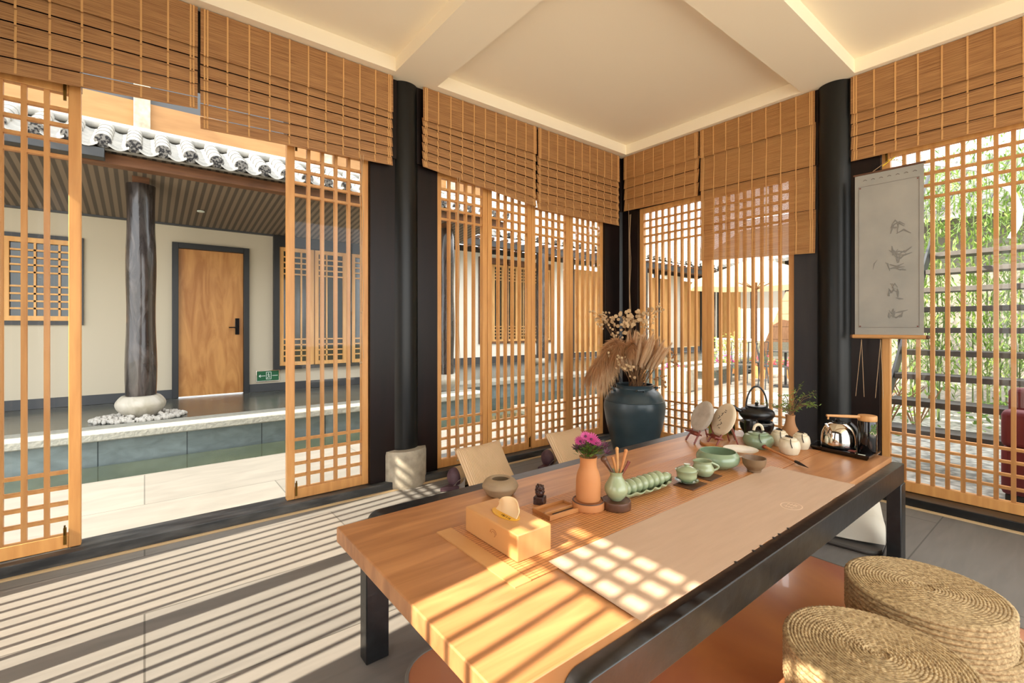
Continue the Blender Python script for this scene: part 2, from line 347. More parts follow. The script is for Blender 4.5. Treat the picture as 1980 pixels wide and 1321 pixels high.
# ---------------------------------------------------------------- lattice leaves (windows)
WN = [0]
def leaf(x, y, rz, W, ncol, hinge=None, z0=.062, z1=2.450, glz=True, low=True):
    WN[0] += 1
    t = kind(D.objects.new('window_%d' % WN[0], None)); C.objects.link(t); t.location = (x,y,0); t.rotation_euler = (0,0,rz)
    sw = .048; f = MB()
    f.box(0,-.022,z0,sw,.022,z1).box(W-sw,-.022,z0,W,.022,z1).box(sw,-.022,z0,W-sw,.022,.13).box(sw,-.022,2.40,W-sw,.022,z1)
    f.build('frame', 'lattice_wood', t, bevel=.003)
    l = MB(); iw = W-2*sw; bw = .0105
    for k in range(1, ncol):
        cx = sw+iw*k/ncol; l.box(cx-bw,-.013,.13,cx+bw,.015,2.40)
    for z in ((.21,.29,.37,.45) if low else ())+(2.075,2.156,2.237,2.318): l.box(sw,-.0125,z-bw*.8,W-sw,.0145,z+bw*.8)
    l.build('lattice', 'lattice_wood', t)
    if glz: MB().box(sw-.004,-.0205,.128,W-sw+.004,-.0175,2.402).build('glass', glass, t, smooth=False)
    if hinge:
        for hx in hinge:
            for hz in (.085, 2.36): MB().box(hx-.006,-.034,hz,hx+.006,-.0225,hz+.085).tube([(hx,-.036,hz+.05),(hx,-.036,hz+.10)],.004,6).build('bolt', 'brass', t)
    return t
leaf(-.76,3.318,0,.50,5,hinge=[.44])
leaf(.73,3.318,0,.545,5,hinge=[.055])
for k in range(4): leaf(1.83+.5*k+(.003*k),3.318,0,.50,5,hinge=[.475] if k==1 else None)
leaf(4.16,3.048,-PI/2,.753,9,hinge=[.73]); leaf(4.16,2.293,-PI/2,.753,9)
leaf(4.16,.975,-PI/2,.765,9,hinge=[.03]); leaf(4.16,.208,-PI/2,.762,9)
# wall behind the left of the camera, whose lattice casts the sun stripes
leaf(-.80,1.54,PI/2,.752,8,low=False); leaf(-.80,2.294,PI/2,.752,8,low=False)
leaf(-.80,.208,PI/2,.765,8,low=False); leaf(-.80,-.556,PI/2,.762,8,low=False)

# ---------------------------------------------------------------- bamboo blinds
def blind(label, x, y, rz, W, zv, zl, zr, nf, cords=None, m='bamboo_slat', sag=0, ztop=3.036, gap=.0062, swing=0, cordn=None):
    t = thing('bamboo_blind', label, 'blind', (x,y,0), rz, 'woven bamboo roman blinds')
    p = .0068; NX = 10
    def prow(hfun, z_t, rows, yf, zf, h=gap):
        mb = MB()
        for r in rows:
            a = []
            for (dy, dz) in ((0,0),(-.0018,0),(-.0018,-h),(0,-h)):
                a.append([(W*i/NX, yf(r, i/NX)+dy, zf(r, i/NX)+dz) for i in range(NX+1)])
            vs = [q for row in a for q in row]; n = NX+1; fs = []
            for k in range(4):
                k2 = (k+1) % 4
                for i in range(NX): fs.append((k*n+i, k*n+i+1, k2*n+i+1, k2*n+i))
            mb.add(vs, fs)
        return mb
    nv = int((ztop-zv)/p)
    prow(None, ztop, range(nv), lambda r, u: -.034-.003*(r/nv), lambda r, u: ztop-r*p).build('valance', m, t, smooth=False)
    zb = lambda u: zl+(zr-zl)*u-sag*math.sin(PI*u)
    zs = zv+.03
    Hm = zs-min(zb(0), zb(1), zb(.5)); nr = int(Hm/p)
    def fz(r, u): return zs-(zs-zb(u))*(r+.5)/nr
    def fy(r, u):
        q = (r/nr*nf) % 1.0; return -.016-.016*q-(swing*u*(r/nr))
    prow(None, zs, range(nr), fy, fz, h=min(gap, .0062)).build('folded_shade', m, t, smooth=False)
    mb = MB(); cs = cordn or max(3, int(W/.115)); xs = []
    for k in range(cs+1):
        xs.append(.02+(W-.04)*k/cs)
    xs += [.034, W-.034]
    for cx in xs:
        u = cx/W; w = .0045
        mb.box(cx-w,-.0405,zv,cx+w,-.0355,ztop)
        st = max(1, nr//(nf*3)); pts = list(range(0, nr, st))+[nr-1]
        for a, b in zip(pts[:-1], pts[1:]):
            y0, y1 = fy(a, u)-.003, fy(b-1 if (b/nr*nf) % 1 < 1e-6 else b, u)-.003
            z0, z1 = fz(a, u), fz(b, u)
            q0 = (a/nr*nf) % 1; q1 = (b/nr*nf) % 1
            if q1 < q0: y1 = -.016-.016-.003-(swing*u*(b/nr))
            mb.add([(cx-w,y0,z0),(cx+w,y0,z0),(cx+w,y1,z1),(cx-w,y1,z1)], [(0,1,2,3)])
    mb.build('stitching', 'cord_tan', t, smooth=False)
    if cords:
        for cx, zz in cords:
            random.seed(int(cx*1000)+7)
            pts = [(cx+.006*math.sin(q*1.7), -.05+.004*math.cos(q*2.1), 2.4-(2.4-zz)*q/14) for q in range(15)]
            pts2 = [(cx+.012+.007*math.sin(q*1.3+2), -.052, 2.4-(2.4-zz-.03)*q/14) for q in range(15)]
            c = MB().tube(pts,.0022,5).tube(pts2,.0022,5); c.ball((cx,-.05,zz),.010,8,6).ball((cx+.006,-.05,zz+.35),.007,8,6)
            c.build('pull_cord', 'cord_pale', t)
    return t
blind('bamboo blind at the far left, its right edge above the wide opening', -.74,3.25,0,.98,2.80,2.39,2.455,5)
blind('bamboo blind ending at the tall black column, light through its lowest slats', .253,3.25,0,1.175,2.765,2.345,2.385,6, cords=[(.93,.95)])
blind('sagging bamboo blind just right of the tall black column, lower at its right end', 1.672,3.25,0,1.155,2.78,2.43,2.305,6, sag=-.0, cords=[(.30,.13)])
blind('bamboo blind filling the left wall up to the far corner', 2.842,3.25,0,1.17,2.755,2.285,2.29,6)
blind('short bamboo blind right of the far corner with its loose bottom edge', 4.118,3.215,-PI/2,.87,2.79,2.455,2.43,3, m='bamboo_slat_light', swing=.02, cords=[(.09,.75)])
blind('longest bamboo blind, let down over the lattice in front of the parasol outside', 4.118,2.333,-PI/2,.955,2.775,1.82,1.775,3, m='bamboo_slat_light', gap=.0058)
blind('bamboo blind at the right edge above the hanging grey scroll', 4.118,1.145,-PI/2,1.72,2.76,2.42,2.41,4)

# ---------------------------------------------------------------- tea table
TZ = .52
t = thing('tea_table', 'long low tea table with a thick wooden top and worn black iron frame', 'table', (1.785,1.15,0))
M0 = Matrix.Translation((-1.785,-1.15,0))
MB().box(.512,.677,.468,3.055,1.612,TZ).xf(M0).build('tabletop', 'oiled_wood', t, bevel=.004)
def beam(y0, y1, name):
    m = MB(); n = 8; r = .045
    prof = [(.66+r-r*math.sin(a*PI/2/n), .498-r+r*math.cos(a*PI/2/n)) for a in range(n+1)]
    prof += [(.66,.40),(3.062,.40),(3.062,.498)]
    k = len(prof)
    vs = [(x,y0,z) for x,z in prof]+[(x,y1,z) for x,z in prof]
    m.add(vs, [tuple(range(k)), tuple(reversed(range(k,2*k)))]+[(i, k+i, k+(i+1) % k, (i+1) % k) for i in range(k)])
    return m.xf(M0).build(name, 'iron_black', t, bevel=.003)
beam(.628,.676,'side_rail'); beam(1.613,1.728,'side_rail')
MB().box(.70,.676,.40,.76,1.613,.467).xf(M0).build('cross_rail','iron_black',t); MB().box(2.98,.676,.40,3.04,1.613,.467).xf(M0).build('cross_rail','iron_black',t)
for (x, y) in ((.615,.628),(.615,1.61),(2.985,.624),(2.985,1.615)):
    MB().box(x,y,0,x+.085,y+.06,.467 if (x<1 and 1<y) else .40).xf(M0).build('leg', 'iron_black', t, bevel=.004)

# ---------------------------------------------------------------- table objects
T = lambda x, y, z=0: (x, y, TZ+z)
def lathe_thing(name, label, cat, x, y, z, prof, m, n=40, part='body', group=None, fn=None):
    t = thing(name, label, cat, T(x,y,z), 0, group)
    MB().lathe(prof, n, fn=fn).build(part, m, t); return t
def hollow(outer, wall=.004, depth=None):
    # outer profile bottom->rim, then inner back down
    inner = [(max(.002, r-wall), max(z, outer[0][1]+wall*1.5)) for r, z in reversed(outer)]
    return outer+inner
def smooth_prof(pts, k=6):
    out = []
    for i in range(len(pts)-1):
        p0 = pts[max(i-1,0)]; p1 = pts[i]; p2 = pts[i+1]; p3 = pts[min(i+2,len(pts)-1)]
        for j in range(k):
            s = j/k
            f = lambda a,b,c,d: .5*((2*b)+(-a+c)*s+(2*a-5*b+4*c-d)*s*s+(-a+3*b-3*c+d)*s**3)
            out.append((max(.0005,f(p0[0],p1[0],p2[0],p3[0])), f(p0[1],p1[1],p2[1],p3[1])))
    out.append(pts[-1]); return out
MZ = .003
# woven bamboo runner and paper mat
t = thing('table_runner', 'brown woven bamboo runner lying along the middle of the tea table', 'runner', T(1.83,1.15))
MB().box(-1.02,-.205,0,1.07,.205,.0028).build('weave', 'bamboo_weave', t, smooth=False)
MB().box(-1.075,-.207,0,-1.02,.207,.004).build('end_slat', 'light_wood', t); MB().box(1.07,-.12,0,1.085,.205,.004).build('end_slat', 'light_wood', t)
t = thing('paper_mat', 'pinkish paper mat with a round pale emblem along the near edge of the tea table', 'mat', T(1.64,.83,MZ))
def pm(u, v):
    X = -.745+1.49*u+(.03-.06*v)*u*0; Y = -.178+.335*v+.008*u*v-.0*u
    e = .0035*max(0, math.sin(u*47)+math.sin(u*31+1)-1.2) if v == 0 else 0
    return (X+(.018 if v==1 else 0)*(1-u), Y+e, .0004)
MB().grid(pm, 90, 1, th=(0,0,.0012)).build('sheet', 'paper_mat', t, smooth=False)
e = MB(); cx, cy = .272, -.106; RX, RY = .042, .034
pts = [(cx+RX*math.cos(a*2*PI/48), cy+RY*math.sin(a*2*PI/48), .0019) for a in range(49)]
e.tube(pts, .0022, 4, flat=.3)
for s_ in ([(-.024,.012),(-.006,.013)],[(-.016,.020),(-.018,-.004),(-.024,-.014)],[(-.018,-.002),(-.006,-.012)],[(-.022,.003),(-.008,.003)],
           [(.004,.016),(.026,.016)],[(.014,.021),(.014,-.004)],[(.004,.006),(.026,.005)],[(.002,-.004),(.028,-.005)],[(.010,-.006),(.004,-.017)],[(.018,-.006),(.025,-.016)],[(.008,-.012),(.020,-.012)]):
    e.tube([(cx+a, cy+b, .0019) for a, b in s_], .0015, 4, flat=.3)
e.build('emblem', 'logo_cream', t)
for x in (.21,.32,.37,.46,.5,.57): MB().lathe([(.004,.0),(.006,.003),(.002,.004)],7,c=(x-.52,-.181,.0)).build('edge_tear','ink',t)

# tissue box
t = thing('tissue_box', 'light wooden tissue box with a tissue pulled up through its slot', 'tissue box', T(.903,1.172,MZ))
MB().box(-.066,-.137,0,.066,.138,.080).build('box', 'box_wood', t, bevel=.004)
slot = [( .030*math.cos(a*2*PI/24), .004+.062*math.sin(a*2*PI/24)) for a in range(24)]
MB().prism(slot,.0805,.0825).build('packet_film', 'yellow_wrap', t)
tx = MB()
for k,(a,b) in enumerate([(0,0),(.008,.001),(.016,0),(.026,.001),(.034,0),(.041,.001)]): tx.tube([(-.020,-.040+a,.0830),(-.012,-.040+a+.003,.0830)],.0012,4,flat=.4)
for k in range(6): tx.tube([(-.022+.012*(k%2),-.038+.007*k,.0830),(-.014,-.036+.007*k,.0830)],.001,4,flat=.4)
tx.build('packet_print', 'ink', t)
def tis(u, v):
    y = -.052+.108*u; h = .052*math.sin(PI*min(1,max(0,.12+.8*u)))**.5*v
    return (.012*math.sin(v*2.2)*(1+.3*math.sin(u*9))+.012*math.sin(u*6)*v-.004, y+.010*v*math.sin(u*5), .081+h)
MB().grid(tis, 20, 10, th=(.004,0,.001)).build('tissue', 'tissue', t)
cr = MB(); cr.tube([(-.0665,-.02+.016*math.cos(a),.045+.012*math.sin(a)) for a in [k*.45 for k in range(8)]], .0012, 5); cr.tube([(-.0665,-.02+.010*math.cos(a),.043+.008*math.sin(a)) for a in [k*.6 for k in range(8)]],.001,5)
cr.build('carved_mark', 'tray_wood', t)
# low clay pot
prof = smooth_prof([(.040,0),(.055,.006),(.071,.030),(.072,.042),(.060,.060),(.042,.068),(.036,.066)])
lathe_thing('clay_pot', 'squat grey-brown clay pot with a wide dark mouth near the table\'s left corner', 'pot', 1.132,1.511,0, prof+[(.034,.062),(.045,.045),(.05,.02),(.01,.01)], 'tan_clay')
# carved seal
t = thing('stone_seal', 'small dark carved lion seal on a square block', 'figurine', T(1.189,1.334), .5)
MB().box(-.020,-.020,0,.020,.020,.032).build('block', 'seal_wood', t, bevel=.003)
f = MB(); f.ball((0,0,.045),.018,12,8,(1,1,.9)); f.ball((-.004,-.004,.064),.014,12,8); f.ball((-.014,-.010,.062),.006); f.ball((.014,.006,.045),.008)
for k in range(26):
    a = k*2.4; q = .048+.026*(k/26); f.ball((.016*math.cos(a)*(1-.3*k/26),.016*math.sin(a)*(1-.3*k/26),q),.0046,6,5)
f.build('carved_lion', 'seal_wood', t)
# pen tray
t = thing('tea_tool_tray', 'shallow wooden tray with two slots behind the tissue box', 'tray', T(1.165,1.232,MZ), math.radians(-3))
m = MB(); m.box(-.055,-.045,0,.095,.055,.006)
for y0, y1 in ((-.045,-.037),(-.012,-.004),(.047,.055)): m.box(-.055,y0,.006,.095,y1,.016)
m.box(-.055,-.037,.006,-.047,.047,.016); m.box(.087,-.037,.006,.095,.047,.016)
m.build('tray', 'tray_wood', t, bevel=.001)
MB().box(-.02,-.034,.0062,.075,-.016,.0085).build('slot_lining', 'ink', t)
t = thing('silver_clip', 'small silver twisted clip by the far end of the tissue box', 'clip', T(1.06,1.345,MZ))
MB().tube([(.012*math.cos(a)*(.5+.06*a),.012*math.sin(a),.006+.001*a) for a in [k*.7 for k in range(14)]],.003,6).build('wire','chrome',t)
# orange bottle with coaster
t = lathe_thing('wooden_coaster', 'orange round coaster with a dark rim ring under the terracotta bottle', 'coaster', 1.303,1.190,MZ, smooth_prof([(.054,0),(.060,.003),(.060,.026),(.056,.030),(.05,.028),(.002,.028)],4), 'terracotta')
MB().tube([(.057*math.cos(a*2*PI/40),.057*math.sin(a*2*PI/40),.0295) for a in range(41)],.003,6).build('rim_ring','dark_wood',t)
prof = smooth_prof([(.040,0),(.045,.006),(.046,.03),(.045,.075),(.041,.100),(.032,.125),(.031,.150),(.034,.162)])
t = lathe_thing('terracotta_bottle', 'tall matte terracotta bottle vase holding purple flowers', 'vase', 1.303,1.190,MZ+.030, prof+[(.030,.160),(.026,.12),(.01,.08)], 'terracotta')
BZ = TZ+MZ+.030+.162
# flowers
random.seed(3)
def flower(mb, c, n, r, d, L=14, cup=.4):
    n = n.normalized(); a = n.orthogonal().normalized(); b = n.cross(a)
    for k in range(L):
        q = 2*PI*k/L; dr = (a*math.cos(q)+b*math.sin(q)); sd_ = n.cross(dr)
        t1 = c+dr*r+n*r*cup; mid = c+dr*r*.6+n*r*cup*.5
        mb.add([c+sd_*r*.05, c-sd_*r*.05, mid-sd_*r*.16, t1-sd_*r*.06, t1+sd_*r*.06, mid+sd_*r*.16], [(0,1,2,3,4,5)])
t = thing('flower_bunch', 'small bunch of purple and magenta flowers in the terracotta bottle', 'flowers', (1.303,1.190,BZ))
st = MB(); lf = MB(); pk = MB(); dk = MB()
CR = Vector((s_r := .785, -.62, 0)); CF = Vector((-.62, -.785, .45)).normalized()
heads = [(-.030,.055,.022,0),(.010,.062,.026,1),(.028,.050,.020,0),(-.012,.072,.020,1),(.045,.030,.018,2),(-.045,.030,.016,2),(.060,.040,.016,2),(-.02,.035,.014,2),(.018,.032,.016,2),(.066,.012,.016,2)]
for (a, h, r, q) in heads:
    p = CR*a+Vector((0,0,h))+CF*random.uniform(-.005,.02)
    st.tube([(0,0,-.06),p*.5+Vector((0,0,-.01)),p],.0013,5)
    flower(pk if q < 2 else dk, p, CF+Vector((a*6,-a*3,.6)), r, 0, 16 if q<2 else 8, .35 if q<2 else .9)
    if q == 0 or q == 1: dk.ball(p+CF*.003,.005,8,5)
for k in range(150):
    a = random.uniform(0,2*PI); rr = random.uniform(.008,.045); z = random.uniform(0,.045)
    p = Vector((rr*math.cos(a), rr*math.sin(a), z)); d = Vector((math.cos(a),math.sin(a),random.uniform(.1,1))).normalized(); s_ = d.cross(Vector((0,0,1))).normalized()
    L_ = random.uniform(.018,.032); lf.add([p, p+d*L_*.5+s_*.008, p+d*L_, p+d*L_*.5-s_*.008], [(0,1,2,3)])
st.build('stem', 'stem_brown', t); lf.build('leaf', 'leaf_green', t, smooth=False); pk.build('bloom', 'flower_pink', t, smooth=False); dk.build('dark_bloom', 'flower_dark', t, smooth=False)
# wood disc + celadon vase with tools
t = lathe_thing('wooden_disc', 'dark round wooden stand under the green vase', 'stand', 1.385,1.125,MZ, smooth_prof([(.050,0),(.054,.004),(.054,.028),(.050,.032),(.044,.030),(.002,.030)],4), 'dark_wood')
prof = smooth_prof([(.020,0),(.024,.004),(.034,.016),(.043,.034),(.042,.052),(.030,.074),(.022,.090),(.025,.102),(.029,.108)])
lathe_thing('celadon_vase', 'pale green glazed vase holding bamboo tea tools', 'vase', 1.385,1.125,MZ+.0305, prof+[(.026,.106),(.019,.09),(.026,.06),(.01,.02)], 'celadon')
VZ = TZ+MZ+.0305
def tool(label, a, b, L_, m, tipw, kind_='scoop'):
    t = thing('tea_tool', label, 'tea tool', (1.385,1.125,VZ+.035), 0, 'bamboo tea tools in the green vase')
    d = (CR*a+CF*b*.6+Vector((0,0,1))).normalized()
    base = -CR*a*.03
    pts = [base+d*L_*q/8+CR*(.004*math.sin(q/8*PI)) for q in range(9)]
    MB().tube(pts, [.0032+(tipw-.0032)*(q/8)**2 for q in range(9)], 8).build('shaft', m, t)
    if kind_ == 'round': MB().ball(pts[-1], tipw*1.15, 10, 6).build('rounded_tip', m, t)
    return t
tool('yellow bamboo tea pick standing upright in the green vase',.02,0,.155,'light_wood',.0062,'round')
tool('orange wooden tea needle with rounded end in the green vase',.30,.05,.155,'terracotta',.0064,'round')
tool('dark red wooden tea stick leaning furthest right in the green vase',.62,0,.128,'red_wood',.0066)
tool('dark tea scoop leaning left out of the green vase',-.55,.1,.135,'dark_wood',.011,'round')
tool('brown tea tongs leaning slightly left in the green vase',-.16,.1,.13,'tray_wood',.006)
# pea pod dish
t = thing('peapod_rest', 'green glazed tray shaped like a pod holding seven rounded ribs', 'tray', T(1.615,1.165,MZ), math.radians(-2))
m = MB()
def pod(u, v):
    x = -.175+.34*u; wv = .052*(math.sin(PI*min(1,max(0,(u*.92+.04))))**.45)*(1+.05*math.sin(u*44)); a = -1+2*v
    return (x, a*wv, .006+.022*abs(a)**2.5+.004*math.sin(u*40)*abs(a)**3+.02*max(0,u-.85)*3)
m.grid(pod, 60, 20, th=(0,0,-.006)); m.build('tray', 'celadon', t)
m = MB()
for k in range(7):
    x = -.125+.036*k; m.ball((x,.004,.036),.033,20,12,(.72,1.0,.92))
m.build('ribbed_pod', 'celadon', t)
m = MB(); m.ball((.140,.0,.032),.026,16,10,(1.3,.8,.8)); m.tube([(.15,0,.035),(.17,0,.036),(.185,.003,.033)],[.012,.008,.003],8); m.build('pod_tip','celadon',t)
m = MB(); m.tube([(-.165,-.018,.02),(-.168,.0,.034),(-.165,.02,.02)],.006,8); m.build('carved_end','celadon',t)
# gaiwan on saucer on coaster; pitcher
t = thing('tea_coaster', 'dark flat square coaster under the lidded tea cup', 'coaster', T(1.835,1.092,MZ), .05); MB().box(-.062,-.045,0,.062,.045,.004).build('pad','dark_wood',t,bevel=.001)
t = thing('tea_coaster', 'dark flat coaster under the small green pitcher', 'coaster', T(1.995,1.105,MZ), .05); MB().box(-.055,-.045,0,.055,.045,.004).build('pad','dark_wood',t,bevel=.001)
t = thing('lidded_tea_cup', 'green glazed lidded tea cup on its own saucer', 'tea cup', T(1.835,1.108,MZ+.004))
MB().lathe(smooth_prof([(.022,0),(.030,.003),(.046,.012),(.050,.014)],4)+[(.048,.012),(.03,.006),(.002,.006)],36).build('saucer','celadon_green',t)
MB().lathe(smooth_prof([(.020,.007),(.026,.010),(.040,.026),(.042,.042),(.048,.056)],5)+[(.044,.054),(.035,.03),(.002,.02)],36).build('bowl','celadon',t)
MB().lathe(smooth_prof([(.043,.052),(.040,.060),(.024,.070),(.010,.073),(.010,.078),(.014,.082),(.002,.083)],4),36).build('lid','celadon',t)
t = thing('tea_pitcher', 'green glazed pitcher with a loop handle beside the lidded cup', 'pitcher', T(1.985,1.118,MZ+.004))
def spout(a, z, r):
    k = max(0, z-.040)/.03; return 1+.35*k*math.exp(-((((a-2.55+PI) % (2*PI))-PI)/.35)**2)
MB().lathe(smooth_prof([(.026,0),(.034,.004),(.046,.022),(.046,.036),(.036,.056),(.038,.068)],5)+[(.035,.066),(.032,.05),(.04,.03),(.002,.01)],36,fn=spout).build('body','celadon',t)
hp = [CR*(.036+.034*math.sin(PI*q/10))+Vector((0,0,.058-.040*q/10)) for q in range(11)]
MB().tube(hp,.005,8).build('handle','celadon',t)
# big bowl, plate, clay cup
prof = smooth_prof([(.050,0),(.058,.003),(.088,.022),(.098,.042),(.095,.060),(.083,.076),(.080,.078)])
lathe_thing('celadon_bowl', 'largest green glazed bowl, wide and empty, in the middle of the table', 'bowl', 2.175,1.150,MZ, prof+[(.078,.076),(.088,.055),(.085,.035),(.05,.014),(.002,.012)], 'celadon_green', 48)
prof = smooth_prof([(.034,0),(.038,.003),(.038,.010),(.060,.022),(.082,.036),(.084,.038)])
lathe_thing('footed_plate', 'cream footed plate just behind the largest green bowl', 'plate', 2.452,1.172,MZ, prof+[(.080,.037),(.05,.030),(.002,.028)], 'cream_glaze', 40)
prof = smooth_prof([(.026,0),(.030,.002),(.032,.012),(.046,.030),(.051,.050),(.053,.064)])
lathe_thing('clay_cup', 'small brown clay cup between the big green bowl and the paper mat', 'cup', 2.240,1.008,MZ, prof+[(.050,.064),(.047,.048),(.03,.018),(.002,.015)], 'brown_clay', 36)
# writing brush
t = thing('writing_brush', 'calligraphy brush lying diagonally with its dark tip over the paper mat', 'brush', (0,0,0))
a = Vector((2.655,1.135,TZ+.024)); b = Vector((2.475,.862,TZ+.010)); d = (b-a)
MB().tube([a+d*q for q in (0,.3,.72)],[.0075,.006,.005],10).build('handle','terracotta',t)
MB().tube([a+d*q for q in (.72,.8,.88,1)],[.0065,.0075,.005,.0008],10).build('bristle','ink',t)
MB().ball(a-d*.03,.013,10,8).ball(a-d*.07,.011,10,8).tube([a-d*.07,a-d*.12],[.008,.003],6).build('knob','red_wood',t)
# celadon jar + white jars
def jar(label, x, y, r, h, m, lidm='cream_glaze', z=MZ+.0):
    t = thing('tea_jar', label, 'jar', T(x,y,z), 0, 'lidded tea jars at the far end of the table')
    MB().lathe(smooth_prof([(r*.66,0),(r*.8,h*.03),(r*.98,h*.30),(r,h*.48),(r*.88,h*.72),(r*.66,h*.80)],5),36).build('body',m,t)
    MB().lathe(smooth_prof([(r*.68,h*.80),(r*.66,h*.86),(r*.40,h*.92),(.002,h*.94)],4),28).build('lid',m,t)
    c = MB(); c.tube([(r*.4*math.cos(k)*(.6+.1*(k%3)), r*.4*math.sin(k*1.3), h*.93+.004*math.sin(k*2)) for k in [q*.8 for q in range(16)]],.0028,6)
    c.tube([(-r*.5,-r*.3,h*.88),(-r*.95,-r*.5,h*.66),(-r*.9,-r*.62,h*.45)],.0022,5)
    c.build('lid_cord','ink',t); return t
board = thing('tea_board', 'plain rounded wooden board behind the bowls at the far end', 'board', T(2.66,1.36,0))
MB().lathe([(.004,0),(.165,0),(.170,.004),(.170,.012),(.165,.016),(.004,.016)],40,sx=1,sy=.75).build('board','tray_wood',board)
jar('green glazed tea jar with a pale loop on its lid', 2.71,1.197,.078,.095,'celadon_green')
jl = MB(); jl.tube([(2.71+.785*q*.026, 1.197-.62*q*.026, TZ+.098+.032*math.sqrt(max(0,1-q*q))) for q in [-1+.2*k for k in range(11)]],.008,8)
tag(jl.build('stone_ring','cream_glaze'),'pale stone ring resting on the lid of the green tea jar','ring')
jar('white tea jar partly hidden between the green jar and the front white jar', 2.835,1.135,.046,.098,'cream_glaze')
jar('white tea jar in front, nearest to the writing brush', 2.700,1.032,.052,.096,'cream_glaze')
jar('white tea jar furthest right, behind the front white jar', 2.865,1.035,.044,.096,'cream_glaze')
# tea cake stands
def cake(label, x, y, rz, r, wrap, ink, sl):
    # upright disc leaning on a small red easel
    t = thing('wrapped_tea_cake', label, 'tea cake', (x,y,TZ+.055), rz, 'round tea cakes on red easels')
    tilt = Matrix.Rotation(math.radians(-24),4,'X')
    M = tilt @ Matrix.Translation((0,-.022,r)) @ Matrix.Rotation(PI/2,4,'X')
    MB().lathe(smooth_prof([(.004,-.014),(r*.8,-.013),(r,-.004),(r*.99,.004),(r*.8,.013),(.004,.015)],4),36).xf(M).build('disc',wrap,t)
    if ink:
        s_ = MB(); random.seed(5)
        for k in range(11):
            px = random.choice((-.022,-.004,.014)); pz = -.055+.0105*k; a = random.uniform(-1,1)
            s_.tube([(px-.008*math.cos(a),pz-.006*math.sin(a),.016),(px,pz,.0162),(px+.008*math.cos(a+.6),pz+.008*math.sin(a+.6),.016)],.0016,4)
        s_.xf(M).build('calligraphy','ink',t)
    e = thing('display_easel', label.replace('tea cake','easel under the tea cake').split(' with')[0] if 0 else sl, 'easel', (x,y,TZ), rz, 'red wooden easels for tea cakes')
    m = MB()
    for sx in (-.045,.045):
        m.tube([(sx,-.060,.002),(sx*.8,.0,.10),(sx*.55,.052,.215)],.0052,6)
        m.tube([(sx*.7,.030,.165),(sx*.9,.085,.002)],.0045,6)
        m.tube([(sx,-.062,.062),(sx,-.015,.048)],.0055,6)
    m.build('leg_frame','red_wood',e); MB().box(-.045,-.034,.040,.045,-.028,.066).build('front_rail','red_wood',e); MB().box(-.03,.032,.16,.03,.038,.185).build('back_rail','red_wood',e)
rzc = math.radians(-38-14)
cake('round tea cake in crumpled grey wrapping, the left one on an easel', 2.575,1.475,-2.05,.094,'grey_wrap',False,'dark red easel holding the grey wrapped tea cake')
cake('round tea cake in cream paper with ink writing on an easel', 2.575,1.345,-2.10,.096,'paper_wrap',True,'dark red easel holding the cream paper tea cake')
t = thing('tea_box', 'green cardboard tea box standing behind the cream tea cake', 'box', T(2.80,1.475,0), -.5)
MB().box(-.055,-.02,0,.055,.02,.13).build('box','green_card',t,bevel=.001); MB().box(-.055,-.02,.1305,.055,.02,.1315).build('top_label','pale_card',t)
t = thing('tea_box', 'dark green box lying behind the green cardboard tea box', 'box', T(2.92,1.50,0), -.5)
MB().box(-.05,-.035,0,.05,.035,.115).build('box','green_dark',t,bevel=.001); MB().box(-.049,-.034,.1155,.049,.034,.117).build('paper_lid','pale_card',t)
t = thing('bamboo_scoop', 'bamboo scoop leaning beside the green box', 'scoop', (0,0,0)); MB().tube([(2.70,1.32,TZ+.022),(2.73,1.375,TZ+.11),(2.75,1.41,TZ+.165)],[.008,.006,.008],8,flat=.5).build('stick','brown_timber',t)
# stove, kettle, black cup
t = thing('tea_stove', 'dark round clay stove under the iron kettle', 'stove', (3.0,1.335,TZ))
MB().lathe(smooth_prof([(.060,0),(.070,.01),(.090,.045),(.096,.075),(.092,.085)],5)+[(.078,.083),(.07,.06),(.004,.055)],36,sx=1.05).build('bowl','black_plastic',t)
MB().tube([(.088*1.05*math.cos(a*2*PI/40),.088*math.sin(a*2*PI/40),.086) for a in range(41)],.005,6).build('rim','worn_edge',t)
m = MB()
for k in range(3): m.box(-.012,.05,.05,.012,.085,.0905,R=Matrix.Rotation(k*2*PI/3+.5,3,'Z'),o=(0,0,0))
m.build('pot_support','steel_dark',t)
t = thing('iron_kettle', 'black cast iron kettle with a tall hoop handle on the stove', 'kettle', (3.0,1.335,TZ+.091))
MB().lathe(smooth_prof([(.045,0),(.075,.010),(.100,.042),(.092,.070),(.058,.088),(.054,.092)],6)+[(.004,.093)],40).build('body','iron_black',t)
MB().lathe(smooth_prof([(.056,.092),(.054,.097),(.02,.100),(.008,.102),(.012,.112),(.003,.118)],4),28).build('lid','iron_black',t)
m = MB(); m.tube([(-.785*q*.066*1.0, .62*q*.066, .082+.135*max(0,(1-q*q))**.5) for q in [-1,-.98,-.92,-.8,-.65,-.4,-.2,0,.2,.4,.65,.8,.92,.98,1]],.0055,8); m.build('handle','iron_black',t)
MB().tube([(-.06,.06,.055),(-.085,.085,.075),(-.10,.10,.092)],[.016,.011,.009],10).build('spout','iron_black',t)
t = lathe_thing('black_canister', 'small black cylindrical canister in front of the iron kettle', 'canister', 2.83,1.29,.0161, smooth_prof([(.036,0),(.038,.004),(.038,.100),(.034,.106),(.03,.106)],3)+[(.028,.10),(.004,.10)], 'black_plastic')
